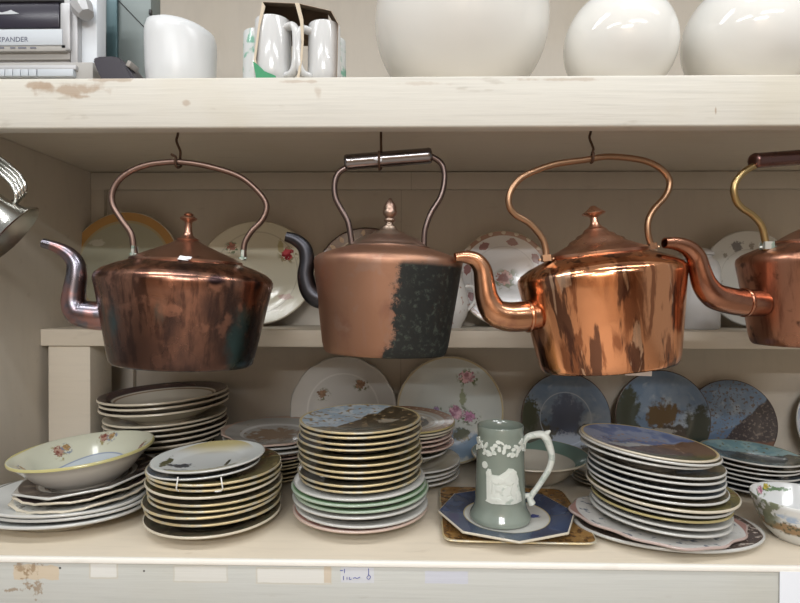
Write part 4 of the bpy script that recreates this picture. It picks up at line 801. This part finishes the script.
pb('frame_post', 59.5, 2, 70, 50, 1.048, .03, SIL, ae, .004)
pb('label_panel', -110, 30, 62, 45, 1.046, .02, SILL, ae)
pb('ledge', -110, 45.5, 66, 51, 1.048, .02, LEDG, ae)
pb('lower_strip', -110, 51.5, 70, 59.5, 1.056, .02, LEDG, ae)
pb('side_column', 70.3, 10, 77.5, 64, 1.055, .1, SIL, ae)
kn = mk('corner_knob', *lathe([(0, 0), (.018, 0), (.02, .003), (.02, .014), (.014, .03), (0, .032)], 8)[:2], SIL, ae, angle=20); kn.location = at(80, 4, 1.05)-ae.location; kn.rotation_euler = (0.3, 2.6, 0.2)
pb('side_panel', 78, -60, 97, 63, 1.07, .033, flat('pale_blue_plastic', (0.70, 0.75, 0.80), 0.5, var=0.02), ae, .002)
x0 = -60
for i in range(16):
    a_, b_ = -82+i*7.9, -82+i*7.9+7.2
    if b_ > 37: break
    pb('key', a_, 69, b_, 76, 1.040, .012, SILL, ae, .001)
pb('key', 37.2, 69, 73, 76, 1.040, .012, SILL, ae, .001)
pb('key_strip', -110, 66, 76, 69.5, 1.043, .012, SIL, ae, .001)
def text(body, px, py, Y, hpx, mat, par, name='lettering', wpx=None):
    cu = bpy.data.curves.new(name, 'FONT'); cu.body = body; cu.size = 1; cu.extrude = 0.0; cu.space_character = 1.05
    t = bpy.data.objects.new('tmp', cu); C.objects.link(t); bpy.context.view_layer.update()
    me = bpy.data.meshes.new_from_object(t); bpy.data.objects.remove(t)
    xs = [v.co.x for v in me.vertices]; ys_ = [v.co.y for v in me.vertices]; s = Y/F
    sy = hpx*s/(max(ys_)-min(ys_)); sx = wpx*s/(max(xs)-min(xs)) if wpx else sy
    for v in me.vertices: v.co = Vector(((v.co.x-min(xs))*sx, 0, (v.co.y-min(ys_))*sy))
    bm = bmesh.new(); bm.from_mesh(me); ex = bmesh.ops.extrude_face_region(bm, geom=list(bm.faces))
    for v in ex['geom']:
        if isinstance(v, bmesh.types.BMVert): v.co.y += 0.0008
    bmesh.ops.recalc_face_normals(bm, faces=bm.faces); bm.to_mesh(me); bm.free()
    o = link(name, me, mat, par); o.location = at(px, py, Y)-par.location; return o
INK = flat('dark_lettering', (0.10, 0.11, 0.16), 0.5, var=0)
text('EXPANDER', -6.5, 41.8, 1.0455, 4.8, INK, ae, wpx=35.5)
logo = [(-4, 11.5), (2, 12.5), (8, 11), (11, 9.8), (13, 11), (19, 13.5), (14, 14), (4, 14.2), (-4, 14.2)]
o = mk('logo', *prism([((at(a, b, 1.0553)-ae.location).x, (at(a, b, 1.0553)-ae.location).z) for a, b in logo], .0008), flat('pale_logo_paint', (0.5, 0.53, 0.56), 0.4, var=0), ae, smooth=False); o.location.y = 1.0552-1.06
for q, (a_, b_) in enumerate(((-4, 4), (10, 15), (18, 26), (30, 36))): pb('marking', a_, 47.2, b_, 48.3, 1.0473, .001, INK, ae, 0)
# grey-green metal cabinet behind
GM = NM('grey_green_metal', 0.5, 0.2, (0.20, 0.235, 0.23)); GM.spk(5, 0.55, (0.17, 0.20, 0.19)); GM = GM.out()
be = tag(empty('metal_case', (X(127, 1.2), 1.2, zt)), 'grey-green metal case with diagonal seam behind the audio unit', 'case')
BX = (X(97.5, 1.245), X(151.5, 1.245))
bbox('body', (BX[0], BX[1], 1.245, 1.295, zt, zt+.36), GM, be, .004)
pb('corner_post', 106, -60, 117, 110, 1.236, .008, flat('teal_metal', (0.085, 0.15, 0.165), 0.4, 0.3, var=0.02), be, .002, zmin=zt)
V, Fc = tube([at(119, 1, 1.244)-be.location, at(145, 28, 1.244)-be.location], .0011, 6, 1); mk('seam', V, Fc, BK2, be)
pb('clasp', 148.5, 9, 151, 14, 1.236, .008, BK2, be, .001)
# black remote lying in front
re_ = tag(empty('remote_control', (X(116, 1.05), 1.05, zt)), 'small black plastic gadget lying beside the audio unit on upper shelf', 'gadget')
V, Fc = prism([((at(a, b, 1.045)-re_.location).x, (at(a, b, 1.045)-re_.location).z) for a, b in ((96.5, 62), (101, 59.6), (117, 59), (124, 61), (131, 70), (138, 82), (137, 87), (108, 87), (101, 74))], .06)
V = [(x+(0.006 if y > .03 else 0), y-.02, max(z+(.0 if y < .03 else -.002), 0)) for x, y, z in V]
o = mk('body', V, Fc, flat('dark_maroon_plastic', (0.028, 0.024, 0.034), 0.35, var=0.02), re_, smooth=False)
bm = bmesh.new(); bm.from_mesh(o.data); bmesh.ops.bevel(bm, geom=list(bm.edges), offset=.003, segments=2, affect='EDGES'); bm.to_mesh(o.data); bm.free()
pb('grey_edge', 125, 60, 129, 66, 1.028, .03, flat('scuffed_grey', (0.3, 0.28, 0.26), 0.6), re_, .001).rotation_euler = (0, 0.5, 0)
# ------------------------------------------------------------------ light
w = bpy.data.worlds.new('shop'); bpy.context.scene.world = w; w.use_nodes = True
bg = w.node_tree.nodes['Background']; bg.inputs[0].default_value = (1.0, 0.985, 0.95, 1); bg.inputs[1].default_value = 0.32
def area(name, loc, rot, sx, sy, en, col=(0.98, 0.99, 1.0)):
    d = bpy.data.lights.new(name, 'AREA'); d.shape = 'RECTANGLE'; d.size = sx; d.size_y = sy; d.energy = en; d.color = col
    o = bpy.data.objects.new(name, d); C.objects.link(o); o.location = loc; o.rotation_euler = rot; return o
for i, (x, y, en) in enumerate(((-0.9, 0.4, 7), (0.9, 0.4, 7), (-1.0, -1.1, 14), (1.0, -1.1, 14), (0.0, -2.6, 60))):
    for q in (-.06, .06): area('ceiling_tube', (x, y+q, 2.75), (0, 0, 0), 1.3, 0.05, en)
sc = bpy.context.scene
sc.view_settings.view_transform = 'Standard'; sc.view_settings.look = 'None'; sc.view_settings.gamma = 1.0
sc.view_settings.use_curve_mapping = False; sc.view_settings.exposure = 0.0
sc.cycles.use_denoising = True; sc.cycles.max_bounces = 8; sc.cycles.sample_clamp_indirect = 6.0
